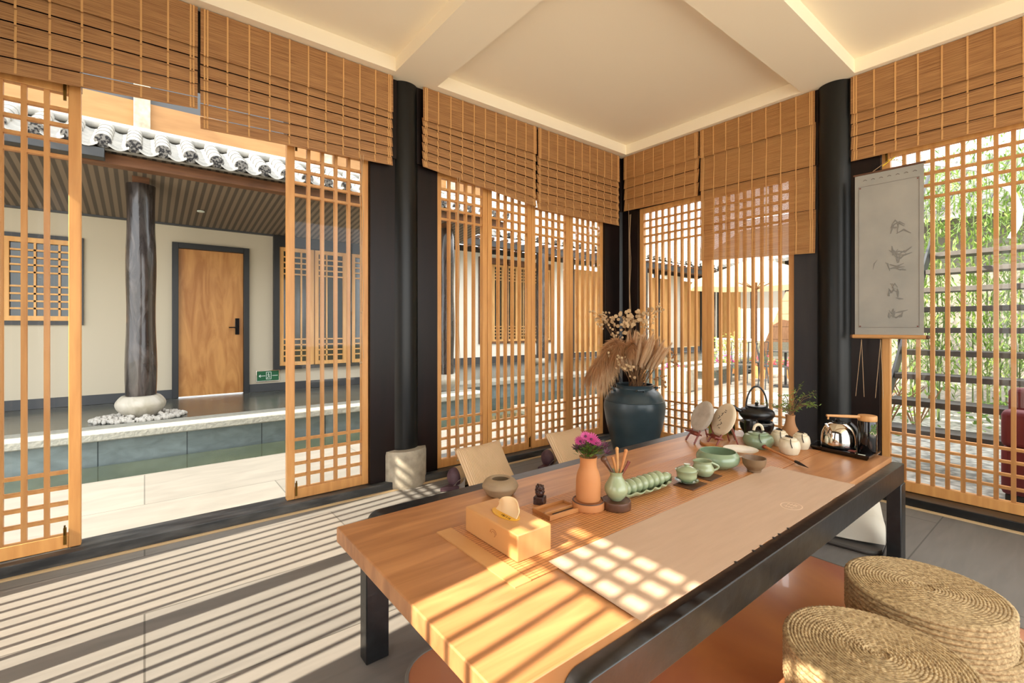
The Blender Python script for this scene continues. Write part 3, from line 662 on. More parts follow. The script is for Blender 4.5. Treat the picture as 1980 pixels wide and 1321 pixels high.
# tan vase with sprigs
t = lathe_thing('sprig_vase', 'tan bottle vase with thin leafy sprigs beside the lattice window', 'vase', 3.02,1.15,0, smooth_prof([(.040,0),(.050,.006),(.054,.030),(.046,.062),(.030,.095),(.024,.130),(.027,.155)],5)+[(.022,.15),(.02,.1),(.004,.05)], 'tan_vase', 36)
random.seed(11)
t = thing('leafy_sprig', 'thin leafy branches spreading from the tan bottle vase', 'branches', (3.02,1.15,TZ+.155))
st = MB(); lf = MB(); lg = MB()
for k in range(24):
    a = random.uniform(-.19,.17); h = random.uniform(.0,.19); b = random.uniform(-.05,.05)
    e_ = CR*a+CF*b+Vector((0,0,h)); mid = e_*.5+Vector((0,0,.03))
    pts = [Vector((0,0,-.08)), Vector((0,0,0))]+[mid*1.0, e_]
    st.tube(pts,[.002,.0018,.0012,.0006],5)
    for j in range(13):
        p = mid.lerp(e_, j/12.0) if j > 3 else Vector((0,0,0)).lerp(mid, .4+.15*j)
        d = Vector((random.uniform(-1,1),random.uniform(-1,1),random.uniform(-.6,.8))).normalized(); s_ = d.orthogonal().normalized()
        q = random.uniform(.014,.026); (lg if (a > .02 and random.random()<.8) else lf).add([p,p+d*q*.5+s_*.003,p+d*q,p+d*q*.5-s_*.003],[(0,1,2,3)])
st.build('twig','stem_brown',t); lf.build('pale_leaf','leaf_yellow',t,smooth=False); lg.build('green_leaf','leaf_green',t,smooth=False)
# kettle tray with steel kettle and water dispenser
t = thing('kettle_tray', 'black electric kettle base tray at the right end of the table', 'tray', (0,0,0))
P4 = [(2.905,1.005),(2.862,.725),(3.05,.722),(3.05,1.02)]
m = MB(); q = 4
cxx, cyy = 2.965,.87
lo_ = [(cxx+(x-cxx)*.88, cyy+(y-cyy)*.92) for x, y in P4]
m.add([(x,y,TZ+.001) for x,y in lo_]+[(x,y,TZ+.018) for x,y in P4]+[(x,y,TZ+.026) for x,y in P4]+[(cxx+(x-cxx)*.93,cyy+(y-cyy)*.95,TZ+.024) for x,y in P4],
      [(0,1,2,3),(0,4,5,1),(1,5,6,2),(2,6,7,3),(3,7,4,0),(4,8,9,5),(5,9,10,6),(6,10,11,7),(7,11,8,4),(8,12,13,9),(9,13,14,10),(10,14,15,11),(11,15,12,8),(12,15,14,13)])
m.build('tray','black_gloss',t,smooth=False)
MB().box(2.870,.745,TZ+.0245,2.882,.775,TZ+.0265).build('label_patch','white_plastic',t)
MB().box(2.91,.80,TZ+.0245,2.95,.83,TZ+.0265).build('indicator_panel','red_wood',t)
KX, KY = 2.985,.895
t = thing('steel_kettle', 'polished steel electric kettle with black handle side', 'kettle', (KX,KY,TZ+.0245))
kp = smooth_prof([(.066,0),(.076,.004),(.078,.012),(.080,.030),(.076,.070),(.062,.106),(.040,.126),(.028,.130)],6)
MB().lathe([(r,z) for r,z in kp if z>.011],40,cap=True).build('body','chrome',t)
MB().lathe([(.066,0),(.079,.003),(.080,.011),(.077,.0115)],40).build('base_ring','black_plastic',t)
MB().lathe(smooth_prof([(.030,.1305),(.028,.136),(.010,.140),(.014,.148),(.003,.152)],4),24).build('lid_knob','black_plastic',t)
hp = [CR*(.058+.040*math.sin(PI*q/10))-CF*0+Vector((0,0,.124-.108*q/10)) for q in range(11)]
MB().tube(hp,[.010]*11,10,flat=1.6).build('handle','black_plastic',t)
def hs(u, v):
    a = math.atan2(-.62,.785)-.75+1.5*u; z = .012+.110*v
    r = 0
    for (r0,z0),(r1,z1) in zip(kp[:-1],kp[1:]):
        if z0 <= z <= z1+1e-9: r = r0+(r1-r0)*(z-z0)/max(1e-9,z1-z0)
    return ((r+.0015)*math.cos(a),(r+.0015)*math.sin(a),z)
MB().grid(hs,14,14).build('black_side_panel','black_plastic',t)
MB().tube([Vector((0,0,.095))-CR*.045,Vector((0,0,.112))-CR*.062,Vector((0,0,.124))-CR*.066],[.015,.010,.006],10).build('spout','chrome',t)
t = thing('water_dispenser', 'black water pump column with a wooden swing arm beside the steel kettle', 'dispenser', (2.99,.765,TZ+.0245))
MB().lathe([(.041,0),(.042,.002),(.042,.158),(.041,.160)],32).build('column','black_gloss',t)
MB().lathe([(.041,.1605),(.0425,.163),(.0425,.186),(.040,.189)],32).build('wooden_cap','light_wood',t)
d = Vector((-.785*1.0,.62,.0)); MB().tube([d*.036+Vector((0,0,.180)),d*.12+Vector((0,0,.184)),d*.215+Vector((0,0,.188))],[.008,.008,.006],8).tube([d*.205+Vector((0,0,.186)),d*.207+Vector((0,0,.168))],.004,6).build('swing_arm','light_wood',t)
lf = MB()
for k in range(16):
    a = random.uniform(-.6,.6); z = random.uniform(.10,.145); base = math.atan2(-.785,-.62)+a*.5
    p = Vector((.0432*math.cos(base),.0432*math.sin(base),z)); tt = Vector((-math.sin(base),math.cos(base),0)); u_ = (tt*random.uniform(-1,1)+Vector((0,0,random.uniform(-1,1)))).normalized(); v_ = u_.cross(Vector((math.cos(base),math.sin(base),0)))
    lf.add([p-u_*.011,p+v_*.006,p+u_*.011,p-v_*.006],[(0,1,2,3)])
lf.build('leaf_emblem','leaf_green',t,smooth=False)
b_ = math.atan2(-.785,-.62)
MB().tube([Vector((.043*math.cos(b_+a),.043*math.sin(b_+a),.100+.010*math.sin(k))) for k,a in [(q*.8,-.35+.09*q) for q in range(9)]],.0016,5).build('emblem_line','cream_glaze',t)

# ---------------------------------------------------------------- big jar with dried grasses
JX, JY = 3.32, 2.50
t = thing('storage_jar', 'large dark blue-grey jar standing on the floor behind the table', 'jar', (JX,JY,0))
def lug(mb):
    for k in range(4):
        a = k*PI/2+.9; c = Vector((.175*math.cos(a),.175*math.sin(a),.665)); tt = Vector((-math.sin(a),math.cos(a),0)); o_ = Vector((math.cos(a),math.sin(a),0))
        mb.tube([c-tt*.03,c-tt*.022+o_*.018+Vector((0,0,.012)),c+tt*.022+o_*.018+Vector((0,0,.012)),c+tt*.03],.008,8)
MB().lathe(smooth_prof([(.130,0),(.150,.02),(.190,.18),(.235,.36),(.258,.50),(.252,.565),(.248,.572),(.215,.63),(.165,.668),(.155,.675),(.160,.70),(.165,.705)],6)+[(.150,.705),(.145,.66),(.20,.55),(.05,.40)],56).build('body','jar_glaze',t)
m = MB(); lug(m); m.build('lug','jar_glaze',t)
MB().tube([(.2505*math.cos(a*2*PI/56),.2505*math.sin(a*2*PI/56),.569) for a in range(57)],.004,6).build('shoulder_ring','jar_glaze',t)
JZ = .69
# foxtail grass
random.seed(21)
ft = MB(); L_ = .26
spine = [Vector((.012*(q/10)**2,0,.20+L_*q/10)) for q in range(11)]
ft.tube(spine,[.005,.012,.016,.018,.0185,.018,.016,.0135,.010,.007,.003],7)
for k in range(300):
    q = random.random(); i = min(9,int(q*10)); p = spine[i].lerp(spine[i+1], q*10-i); a = random.uniform(0,2*PI)
    d = Vector((math.cos(a)*.45,math.sin(a)*.45,1)).normalized(); r0 = .016*math.sin(PI*min(.95,q+.08))
    b = p+Vector((math.cos(a),math.sin(a),0))*r0; s_ = Vector((-math.sin(a),math.cos(a),0))*.0016
    ft.add([b-s_,b+s_,b+d*random.uniform(.02,.036)],[(0,1,2)])
fox = thing('foxtail_stalk','dried beige foxtail grass stalk, one of the dense upright sheaf in the big jar','dried grass',(JX,JY,JZ),0,'dried foxtail stalks in the big jar')
MB().tube([(0,0,-.12),(0,0,.05),(0,0,.21)],.0022,5).build('stalk','stem_brown',fox)
ft.build('seed_head','dry_tan',fox)
def aim(o, d, off, sc):
    d = d.normalized(); q = d.to_track_quat('Z','Y'); o.rotation_euler = (q @ Vector((0,0,1)).rotation_difference(Vector((0,0,1)))).to_euler()
    o.rotation_euler = q.to_euler(); o.location = Vector((JX,JY,JZ))+off; o.scale = (1,1,sc)
first = True
for k in range(56):
    a = random.uniform(-.12,.80) if k > 9 else random.uniform(-.6,-.15); b = random.uniform(-.35,.35)
    off = CR*random.uniform(-.04,.09)+Vector((-.62,-.785,0))*random.uniform(-.06,.06)
    d = CR*a*random.uniform(.7,1.0)+Vector((-.62,-.785,0))*b+Vector((0,0,1))
    o = fox if first else dup(fox); first = False
    aim(o, d, off, random.uniform(.82,1.04)*(1 if k > 9 else .82)*(1.0-.22*max(0,abs(a)-.3)))
# pampas plumes: drooping to the left
def plume(end, droop, n, m, seed, top=.3, label=''):
    random.seed(seed)
    t = thing('pampas_plume', label, 'dried grass', (JX,JY,JZ), 0, 'drooping pampas plumes in the big jar')
    p0 = Vector((0,0,0)); c1 = end*.35+Vector((0,0,top)); p2 = end
    f = lambda u: p0*(1-u)**2+c1*2*u*(1-u)+p2*u*u
    MB().tube([f(q/12)-(Vector((0,0,.1)) if q==0 else Vector((0,0,0))) for q in range(13)],[.003]*9+[.002]*4,5).build('stalk','stem_brown',t)
    mb = MB()
    for k in range(n):
        u = random.uniform(.35,1.0); p = f(u); tg = (f(min(1,u+.02))-f(u-.02)).normalized()
        d = (tg*random.uniform(.6,1.2)+Vector((random.gauss(0,.5),random.gauss(0,.5),random.gauss(-.1,.4)))).normalized()
        L2 = random.uniform(.05,.11); e1 = p+d*L2*.5; e2 = p+d*L2+Vector((0,0,-L2*droop))
        s_ = d.cross(Vector((random.random(),random.random(),.3))).normalized()*.0021
        mb.add([p-s_,p+s_,e1+s_,e1-s_,e2],[(0,1,2,3),(3,2,4)])
    mb.build('feathery_head', m, t, smooth=False)
LFT = -CR
for k,(e_,dr,tp,mm) in enumerate([((LFT*.40+Vector((0,0,.08))),.8,.50,'dry_brown'),((LFT*.27+Vector((0,0,.03))),.8,.42,'dry_tan'),((LFT*.34+Vector((-.05,-.06,.17))),.6,.48,'dry_brown'),((LFT*.20+Vector((-.06,-.08,.26))),.4,.42,'dry_brown'),((LFT*.24+Vector((.05,.04,.32))),.3,.40,'dry_brown'),((LFT*.06+Vector((-.05,-.08,.32))),.3,.34,'dry_brown'),((LFT*.32+Vector((-.03,-.05,.10))),.8,.42,'dry_tan')]):
    plume(e_,dr,1500,mm,30+k,tp,['feathery brown pampas plume arching furthest left out of the big jar','pale pampas plume hanging lowest over the jar\'s left side','brown pampas plume arching left above the lowest ones','short brown pampas plume over the left shoulder of the big jar','upright brown pampas plume at the back left of the big jar','short upright pampas plume in the middle of the big jar\'s mouth','pale pampas plume drooping close against the jar'][k])
# round seed-pod sprigs
def sprig(label, ends, seed, r=.014, m='dry_pod'):
    random.seed(seed)
    t = thing('seed_pod_sprig', label, 'dried flowers', (JX,JY,JZ), 0, 'dried round seed pods in the big jar')
    st = MB(); pod0 = None
    for e_ in ends:
        mid = e_*.5+Vector((0,0,.06)); st.tube([(0,0,-.1),(0,0,0),mid,e_],[.0025,.0022,.0015,.001],5)
        for k in range(10):
            p = e_+Vector((random.uniform(-.055,.055),random.uniform(-.055,.055),random.uniform(-.07,.04)))
            st.tube([e_-(e_-mid)*.15,p],.0008,4); rr = r*random.uniform(.8,1.25)
            ax = Vector((-.62+random.uniform(-.6,.6),-.785+random.uniform(-.6,.6),random.uniform(-.3,.8)))
            if pod0 is None:
                q_ = MB().lathe([(.3,-.6),(1,-.3),(1.05,.1),(.7,.3),(.35,.15),(.08,.3)],9).build('pod',m,t); pod0 = q_
            else: q_ = pod0.copy(); C.objects.link(q_)
            q_.location = p; q_.scale = (rr,rr,rr); q_.rotation_euler = ax.to_track_quat('Z','Y').to_euler()
    st.build('twig','stem_brown',t)
V = lambda a, z, f=0: CR*a+Vector((-.62,-.785,0))*f+Vector((0,0,z))
sprig('sprig of pale round seed pods rising highest at the back of the jar',[V(-.06,.62),V(-.11,.58,.05),V(-.01,.56),V(-.08,.50),V(.02,.61),V(.07,.62)],1)
sprig('sprig of small seed pods leaning up and left over the lattice',[V(-.22,.60),V(-.25,.56),V(-.29,.58),V(-.19,.55),V(-.31,.63),V(-.16,.47)],2,.010)
sprig('sprig of seed pods on long twigs leaning up and right',[V(.14,.64),V(.20,.68),V(.10,.55),V(.05,.44),V(-.01,.40)],3,.010)
sprig('sprig of pale seed pods hanging in front of the pampas',[V(-.19,.27,.12),V(-.13,.22,.16),V(-.10,.16,.18)],4,.010)
sprig('stray brown seed pods trailing right beside the jar\'s neck',[V(.22,.05),V(.30,.26),V(.27,.02),V(.34,.22)],5,.008,'dry_brown')

# ---------------------------------------------------------------- floor seats by the left wall
def floor_chair(label, x, y, rz, w=.40):
    t = thing('floor_chair', label, 'chair', (x,y,0), rz, 'cream floor chairs along the left windows')
    def pad(u, v, W, Dp, th, z0, c):
        return None
    def pillow(W, H, T_, n=14):
        mb = MB()
        for sgn in (1,-1):
            def f(u, v, sgn=sgn):
                a = 2*u-1; b = 2*v-1
                k = (1-abs(a)**3.2)*(1-abs(b)**3.2)
                pin = 1-.06*(1-abs(a))**1*abs(b)**4
                return (a*W/2*(1-.05*(1-b*b)), sgn*T_/2*k**.45 if k > 0 else 0, b*H/2*pin)
            mb.grid(f, n, n)
        return mb
    tilt = Matrix.Translation((0,.13,.235)) @ Matrix.Rotation(math.radians(-38),4,'X')
    pillow(w,.34,.10).xf(tilt).build('back_cushion','cushion_cream',t)
    MB().box(-w/2+.06,.05,-.17,w/2+.022,.064,.15).xf(tilt).build('back_frame','mauve_cloth',t,bevel=.004)
    pillow(w,.40,.07).xf(Matrix.Translation((0,-.08,.055)) @ Matrix.Rotation(PI/2,4,'X')).build('seat_cushion','cushion_cream',t)
    return t
floor_chair('cream cushioned floor chair nearest the black column', 1.86,2.50,.05,.40)
floor_chair('cream cushioned floor chair half hidden behind the purple flowers', 2.64,2.45,.02,.40)
def bolster(label, x, y, rz):
    t = thing('bolster_pillow', label, 'pillow', (x,y,.078), rz, 'bolsters with dark ends by the left windows')
    ax = Vector((1,0,0))
    MB().lathe(smooth_prof([(.070,0),(.075,.03),(.075,.40),(.070,.43)],4),24,ax=ax).build('roll','tan_cloth',t)
    MB().ball((-.012,0,0),.072,20,12,(.75,1,1)).build('dark_end','mauve_cloth',t)
    MB().add([(-.075,-.03,-.074),(.02,-.085,-.076),(.03,-.076,.01),(-.03,-.078,.0),(-.05,-.06,-.074)],[(0,1,2,3),(0,3,2,1)]).build('white_flap','white_cloth',t,smooth=False)
    MB().prism([(-.15,-.02),(-.02,-.075),(-.02,.03)],-.077,-.045).build('mauve_corner','mauve_cloth',t,bevel=.005)
    return t
bolster('bolster with a dark mauve end on the floor beside the stone column base', 1.83,2.99,.0)
bolster('bolster with a dark mauve end on the floor further along the windows', 2.72,2.93,.0)

# ---------------------------------------------------------------- floor mat, pouffes, things under the table
def rrect(x0,y0,x1,y1,r,n=8):
    p = []
    for cx,cy,a0 in ((x1-r,y1-r,0),(x0+r,y1-r,PI/2),(x0+r,y0+r,PI),(x1-r,y0+r,1.5*PI)):
        p += [(cx+r*math.cos(a0+k*PI/2/n), cy+r*math.sin(a0+k*PI/2/n)) for k in range(n+1)]
    return p
t = thing('floor_mat', 'glossy orange-brown mat with grey piping spread under the tea table', 'mat', (1.7,.8,0))
R_ = rrect(-1.02,-1.5,1.01,.73,.14)
MB().prism(R_,.001,.014).build('sheet','floor_mat',t,smooth=False)
MB().tube([(x,y,.010) for x,y in R_]+[(R_[0][0],R_[0][1],.010)],.008,6).build('piping','mat_piping',t)
t = thing('seat_pad', 'flat grey seat pad with dark edge on the floor beyond the table\'s right leg', 'cushion', (3.24,.98,0), .12)
MB().prism(rrect(-.28,-.24,.28,.24,.08),.001,.022).build('pad','grey_cloth',t,smooth=False); MB().tube([(x,y,.006) for x,y in rrect(-.282,-.242,.282,.242,.08)+[(.282,.162)]],.005,5).build('edge_trim','ink',t)
t = thing('throw_cushion', 'off-white leather cushion slumped on the grey pad under the table\'s right end', 'cushion', (3.24,.95,.024), .3)
t.scale = (1.15,1.15,1.05)
mb = MB()
for sg in (1,-1):
    mb.grid(lambda u,v,sg=sg: ((2*u-1)*.20*(1-.08*(2*v-1)**2),(2*v-1)*.17*(1-.06*(2*u-1)**2), .10+sg*.05*(max(0,(1-abs(2*u-1)**3)*(1-abs(2*v-1)**3)))**.5+.10*(u-.5)+.02*math.sin(u*7)),16,14)
zmin = min(p[2] for p in mb.v); mb.xf(Matrix.Translation((0,0,-zmin)))
mb.build('cushion','leather_white',t)

def pouffe_mesh(r=.228, h=.134):
    prof = []; n = 260; coils = 8; rings = 24
    rc = h/coils/2; pts = []; tag_ = []
    for c in range(coils):           # side coils
        zc = rc*(2*c+1)
        for k in range(6):
            a = -PI/2+PI*(k+.5)/6; pts.append((r-rc+rc*math.cos(a), zc+rc*math.sin(a), c))
    rr = (r-rc)/rings
    for c in range(rings):           # top rings
        cx = (r-rc)-rr*(c+.5)
        for k in range(5):
            a = PI*(k+.5)/5; pts.append((max(.0008,cx+rr/2*math.cos(a)), h-rc*.2+rr*.42*math.sin(a)-(.004 if c > 20 else 0), coils+c))
    vs = []; fs = []
    for (q, z, c) in pts:
        for i in range(n):
            a = 2*PI*i/n
            m_ = max(6, int(q*2*PI/.014)) ; am = .0014*math.sin(a*m_+c*1.9)
            vs.append(((q+am)*math.cos(a), (q+am)*math.sin(a), z+am*.6))
    for k in range(len(pts)-1):
        for i in range(n): j = (i+1) % n; fs.append((k*n+i,k*n+j,(k+1)*n+j,(k+1)*n+i))
    fs.append(tuple(reversed(range(n)))); fs.append(tuple((len(pts)-1)*n+i for i in range(n)))
    return MB().add(vs, fs)
pf = thing('rush_pouffe', 'woven rush floor cushion on top, nearest the bottom edge of the view', 'pouffe', (1.615,.392,.1495), 0, 'round woven rush floor cushions')
pouffe_mesh().build('coiled_rush','rush',pf,ang=180)
dup(pf,(1.62,.388,.0145),1.0,'woven rush floor cushion at the bottom under the nearest one')
dup(pf,(2.155,.388,.1495),2.0,'woven rush floor cushion on top, further back by the table\'s right leg')
dup(pf,(2.20,.36,.0145),2.6,'woven rush floor cushion underneath the further stack, peeking out at the right edge')

# ---------------------------------------------------------------- hanging scroll
t = thing('hanging_scroll', 'grey calligraphy scroll hanging in front of the right column', 'scroll', (3.995,1.095,0), -PI/2+.02)
W_ = .375; zt, zb_ = 2.275, 1.135
MB().grid(lambda u,v: (W_*u, .012*math.sin(PI*v)*0, zb_+(zt-zb_)*v), 2, 8, th=(0,.0015,0)).build('paper','scroll_paper',t,smooth=False)
MB().tube([(-.012,0,zb_-.004),(W_+.012,0,zb_-.004)],.014,12).build('bottom_rod','light_wood',t)
MB().ball((-.018,0,zb_-.004),.014,10,6).ball((W_+.018,0,zb_-.004),.014,10,6).build('rod_knob','dark_wood',t)
MB().tube([(-.008,0,zt+.004),(W_+.008,0,zt+.004)],.007,8).build('top_rod','dark_wood',t)
b = MB()
for x0,x1,z0,z1 in ((.022,.353,zt-.085,zt-.0835),(.022,.353,zb_+.06,zb_+.0615),(.022,.0235,zb_+.06,zt-.085),(.3515,.353,zb_+.06,zt-.085)): b.box(x0,-.0022,z0,x1,-.0006,z1)
b.build('border_line','scroll_border',t)
b = MB()
for k in range(7): b.tube([(.05+.045*k,-.002,zt-.045),(.06+.045*k,-.002,zt-.038),(.07+.045*k,-.002,zt-.045)],.0018,4)
b.build('top_pattern','scroll_border',t)
b = MB(); random.seed(9)
cx_ = .22
for glyph_z in (1.86,1.72,1.60,1.44,1.30):
    for k in range(7):
        a = random.choice((random.uniform(-.3,.3),random.uniform(1.1,2.0))); x0 = cx_+random.uniform(-.03,.03); z0 = glyph_z+random.uniform(-.045,.045)
        L2 = random.uniform(.03,.08); c_ = random.uniform(-.03,.03)
        b.tube([(x0,-.002,z0),(x0+L2*.5*math.cos(a),-.002,z0+L2*.5*math.sin(a)+c_),(x0+L2*math.cos(a),-.002,z0+L2*math.sin(a))],[.002,random.uniform(.005,.009),.002],6,flat=1)
b.tube([(.105,-.002,1.60),(.112,-.002,1.64),(.13,-.002,1.665)],[.001,.004,.001],6)
b.v = [(x, -.0015+(y+.0015)*.12, z) for x,y,z in b.v]
b.build('calligraphy','scroll_ink',t)
b = MB(); b.box(.026,-.002,zt-.098,.036,-.0012,zt-.090).box(.34,-.002,zt-.098,.348,-.0012,zt-.090).box(.026,-.002,zb_+.064,.036,-.0012,zb_+.072).box(.34,-.002,zb_+.064,.348,-.0012,zb_+.072); b.build('corner_mark','scroll_red',t)
MB().tube([(.10,0,zt+.008),(.20,.03,zt+.085),(.29,0,zt+.008)],.0018,5).build('hanging_cord','cord_pale',t)
m = MB()
for k in range(7): m.tube([(.195,.025,zt+.07),(.195+.045*math.cos(k*.9),.015,zt+.06+.028*math.sin(k*1.3))],.003,5)
m.build('yellow_bow','ribbon_yellow',t)
for a, b_ in (((4.05,1.005),(3.98,1.00)),((4.05,.93),(3.98,.945))):
    pass
t = thing('hanging_string', 'pair of thin pale strings hanging below the grey scroll', 'string', (0,0,0))
MB().tube([(4.03,1.065,1.11),(4.03,1.10,.70)],.0016,5).tube([(4.03,1.065,1.11),(4.03,1.05,.70)],.0016,5).build('string','cord_pale',t)
MB().tube([(4.03,.955,1.11),(4.03,.985,.70)],.0016,5).tube([(4.03,.955,1.11),(4.03,.94,.70)],.0016,5).build('string','cord_pale',t)
MB().tube([(4.02,3.10,2.5),(4.03,3.10,1.4),(4.0,3.0,.85)],.002,5).build('string','cord_pale',t)

#OUTSIDE
# ---------------------------------------------------------------- courtyard ground, water, terraces
kind(MB().box(-30,-25,-.5,45,45,-.08).build('courtyard_ground', 'soil', smooth=False))
kind(MB().box(-14,3.401,-.3,4.40,4.82,0).build('courtyard_paving', pave_m, smooth=False))
kind(MB().box(4.401,4.10,-.3,18,5.6,-.005).box(9.2,-3,-.3,18,4.099,-.005).build('courtyard_paving', pave_m, smooth=False))
kind(MB().box(4.26,-8,-.3,9.199,4.099,-.02).build('gravel_bed', 'gravel', smooth=False))
pale_m = brickmat('bounce_stone', rgb(206,200,188), rgb(214,208,196), rgb(170,164,154), .9, .9, .004, rough=.8)
kind(MB().box(-14,-25,-.3,-.93,3.40,-.01).box(-.929,-25,-.3,4.25,-2.61,-.01).build('bounce_terrace', pale_m, smooth=False))  # out-of-view paving, added pale to bounce sunlight up onto the ceiling
kind(MB().box(-14,4.821,-.07,4.40,5.56,-.05).box(4.401,5.601,-.07,18,6.56,-.05).box(4.0,5.561,-.07,4.40,6.56,-.05).build('water_channel', 'water', smooth=False))
t = thing('stone_platform', 'long stone platform with slate-faced edge under the left veranda', 'platform', (0,0,0))
MB().box(-14,5.60,-.25,3.88,7.80,.17).build('slate_face', slate_m, t, smooth=False)
MB().box(-14,5.53,.175,3.93,5.95,.252).build('edge_slab', 'slab_stone', t, bevel=.012)
MB().box(-14,5.951,.175,3.93,7.75,.247).build('veranda_floor', veranda_m, t, smooth=False)
t = thing('stone_platform', 'stone platform in front of the farther building beyond the corner', 'platform', (0,0,0))
MB().box(3.95,6.60,-.25,17.8,9.95,.17).build('slate_face', slate_m, t, smooth=False)
MB().box(3.94,6.53,.175,17.85,6.95,.252).build('edge_slab', 'slab_stone', t, bevel=.012)
MB().box(3.94,6.951,.175,17.85,9.95,.247).build('veranda_floor', veranda_m, t, smooth=False)

def lattice_leaf(x0, x1, z0, z1, Y, par, ax='y', glazed=True):
    g = (lambda a, b, c, d, e, f: (a,b,c,d,e,f)) if ax == 'y' else (lambda a, b, c, d, e, f: (b,a,c,e,d,f))
    def bx(m, a, b, c, d, e, f):
        q = g(a,b,c,d,e,f); return m.box(min(q[0],q[3]),min(q[1],q[4]),q[2],max(q[0],q[3]),max(q[1],q[4]),q[5])
    m = MB(); s_ = .055
    bx(m,x0,Y-.03,z0,x0+s_,Y+.02,z1); bx(m,x1-s_,Y-.03,z0,x1,Y+.02,z1); bx(m,x0+s_,Y-.03,z0,x1-s_,Y+.02,z0+s_); bx(m,x0+s_,Y-.03,z1-s_,x1-s_,Y+.02,z1)
    n = max(3, int((x1-x0-2*s_)/.10)); w_ = .010; a, b = x0+s_, x1-s_
    for k in range(1, n): c = a+(b-a)*k/n; bx(m,c-w_,Y-.02,z0+s_,c+w_,Y+.01,z1-s_)
    for k in range(1,5):
        for zz in (z0+s_+.085*k, z1-s_-.085*k): bx(m,a,Y-.02,zz-w_,b,Y+.01,zz+w_)
    o = m.build('window', 'far_boards', par, smooth=False)
    q = MB(); bx(q,a,Y+.012,z0+s_,b,Y+.016,z1-s_); q.build('pane', 'dark_pane', o, smooth=False)
    return o
def eave(x0, x1, y0, z0, y1, z1, par, tile='roof_tile', step=.215, cap=True):
    L2 = math.hypot(y1-y0, z1-z0); n = int((x1-x0)/step); m = MB(); c = MB()
    up = Vector((0,-(z1-z0),(y1-y0))).normalized()
    for k in range(n+1):
        x = x0+step*k; a = Vector((x,y0,z0+.055)); b = Vector((x,y1,z1+.055)); segs = 4
        for s_ in range(segs):
            p = a.lerp(b, s_/segs); q = a.lerp(b, (s_+1.04)/segs); m.tube([p,q],[.064,.056],12)
        d = (a-b).normalized(); MB().lathe([(.055,0),(.058,.012),(.03,.016),(.002,.017)],14,c=a-d*.002,ax=d).build('tile_end','tile_pattern',par) if cap else 0
        if k < n:
            for l in range(4):     # stacked pan tiles between the barrels
                def pan(u, v, l=l): 
                    return (x+step*(.16+.68*u), y0-.03+.012*l+(y1-y0)*v, z0+.012*l-.035*math.sin(PI*u)+(z1-z0)*v+.012)
                m.grid(pan, 5, 1, th=(0,0,.008)) if l in (0,1,2,3) else 0
    m.build('roof_tiles', tile, par, ang=50)

# ---------------------------------------------------------------- guest house across the channel
g = thing('guest_house', 'white walled guest house with a timber veranda seen through the wide opening', 'building', (0,0,0))
MB().box(-14,7.65,.25,.29,7.85,2.85).box(.29,7.65,2.325,1.18,7.85,2.85).box(1.18,7.65,.25,1.52,7.85,2.85).box(1.52,7.65,.25,3.6,7.85,.60).box(1.52,7.70,2.55,3.6,7.85,2.85).box(3.5,7.86,.25,3.6,9.9,3.2).build('wall','white_wall',g,smooth=False)
MB().box(-14,7.625,.25,.285,7.648,.365).box(1.185,7.625,.25,3.6,7.648,.365).build('skirting','grey_paint',g)
MB().box(.285,7.60,.25,.355,7.72,2.325).box(1.115,7.60,.25,1.185,7.72,2.325).box(.355,7.60,2.25,1.115,7.72,2.325).build('door_frame','dark_frame',g,bevel=.004)
d_ = MB().box(.357,7.655,.26,1.113,7.70,2.248).build('door','door_veneer',g)
MB().box(1.012,7.632,1.09,1.064,7.655,1.32).build('lock_plate','black_gloss',d_,bevel=.003)
MB().tube([(1.035,7.632,1.19),(1.035,7.60,1.19),(.93,7.60,1.19)],.009,8).build('lever','black_gloss',d_)
MB().box(-1.30,7.62,1.22,-.58,7.66,1.27).box(-1.30,7.62,2.22,-.58,7.66,2.27).box(-1.30,7.62,1.27,-1.25,7.66,2.22).box(-.63,7.62,1.27,-.58,7.66,2.22).build('window_frame','dark_frame',g)
lattice_leaf(-1.25,-.63,1.27,2.22,7.628,g)
MB().box(1.50,7.58,.56,1.58,7.70,2.56).box(1.58,7.58,.56,3.6,7.70,.61).box(1.58,7.58,2.40,3.6,7.70,2.56).box(2.60,7.60,.61,2.66,7.70,2.40).build('window_frame','dark_frame',g)
for x0 in (1.585,2.09,2.665,3.12): lattice_leaf(x0,x0+.49 if x0<2.6 else x0+.45,.615,2.395,7.64,g)
MB().box(-14,7.9,.3,3.45,8.0,2.6).build('inner_wall','grey_paint',g)
MB().add([(-14,5.72,2.80),(4.3,5.72,2.80),(4.3,7.65,2.56),(-14,7.65,2.56),(-14,5.72,2.84),(4.3,5.72,2.84),(4.3,7.65,2.60),(-14,7.65,2.60)],[(0,3,2,1),(4,5,6,7),(0,1,5,4),(2,3,7,6)]).build('soffit','soffit_slats',g,smooth=False)
MB().box(-14,7.60,2.545,3.6,7.649,2.60).build('wall_trim','grey_paint',g)
MB().lathe([(.04,0),(.04,.012),(.002,.013)],16,c=(.55,6.95,2.63)).build('downlight','white_plastic',g)
MB().box(-14,5.66,2.70,4.35,5.80,2.80).build('eave_beam','brown_timber',g,bevel=.006)
MB().box(-14,5.48,2.70,-.28,5.60,2.785).build('gutter','steel_dark',g,bevel=.004)
eave(-3.3, 4.3, 5.50, 2.80, 6.12, 3.12, g)
MB().add([(-14,5.56,2.79),(4.4,5.56,2.79),(4.4,6.2,3.12),(-14,6.2,3.12),(-14,5.56,2.81),(4.4,5.56,2.81),(4.4,6.2,3.14),(-14,6.2,3.14)],[(0,3,2,1),(4,5,6,7),(0,1,5,4),(2,3,7,6),(0,4,7,3),(1,2,6,5)]).build('roof_deck','roof_tile',g,smooth=False)
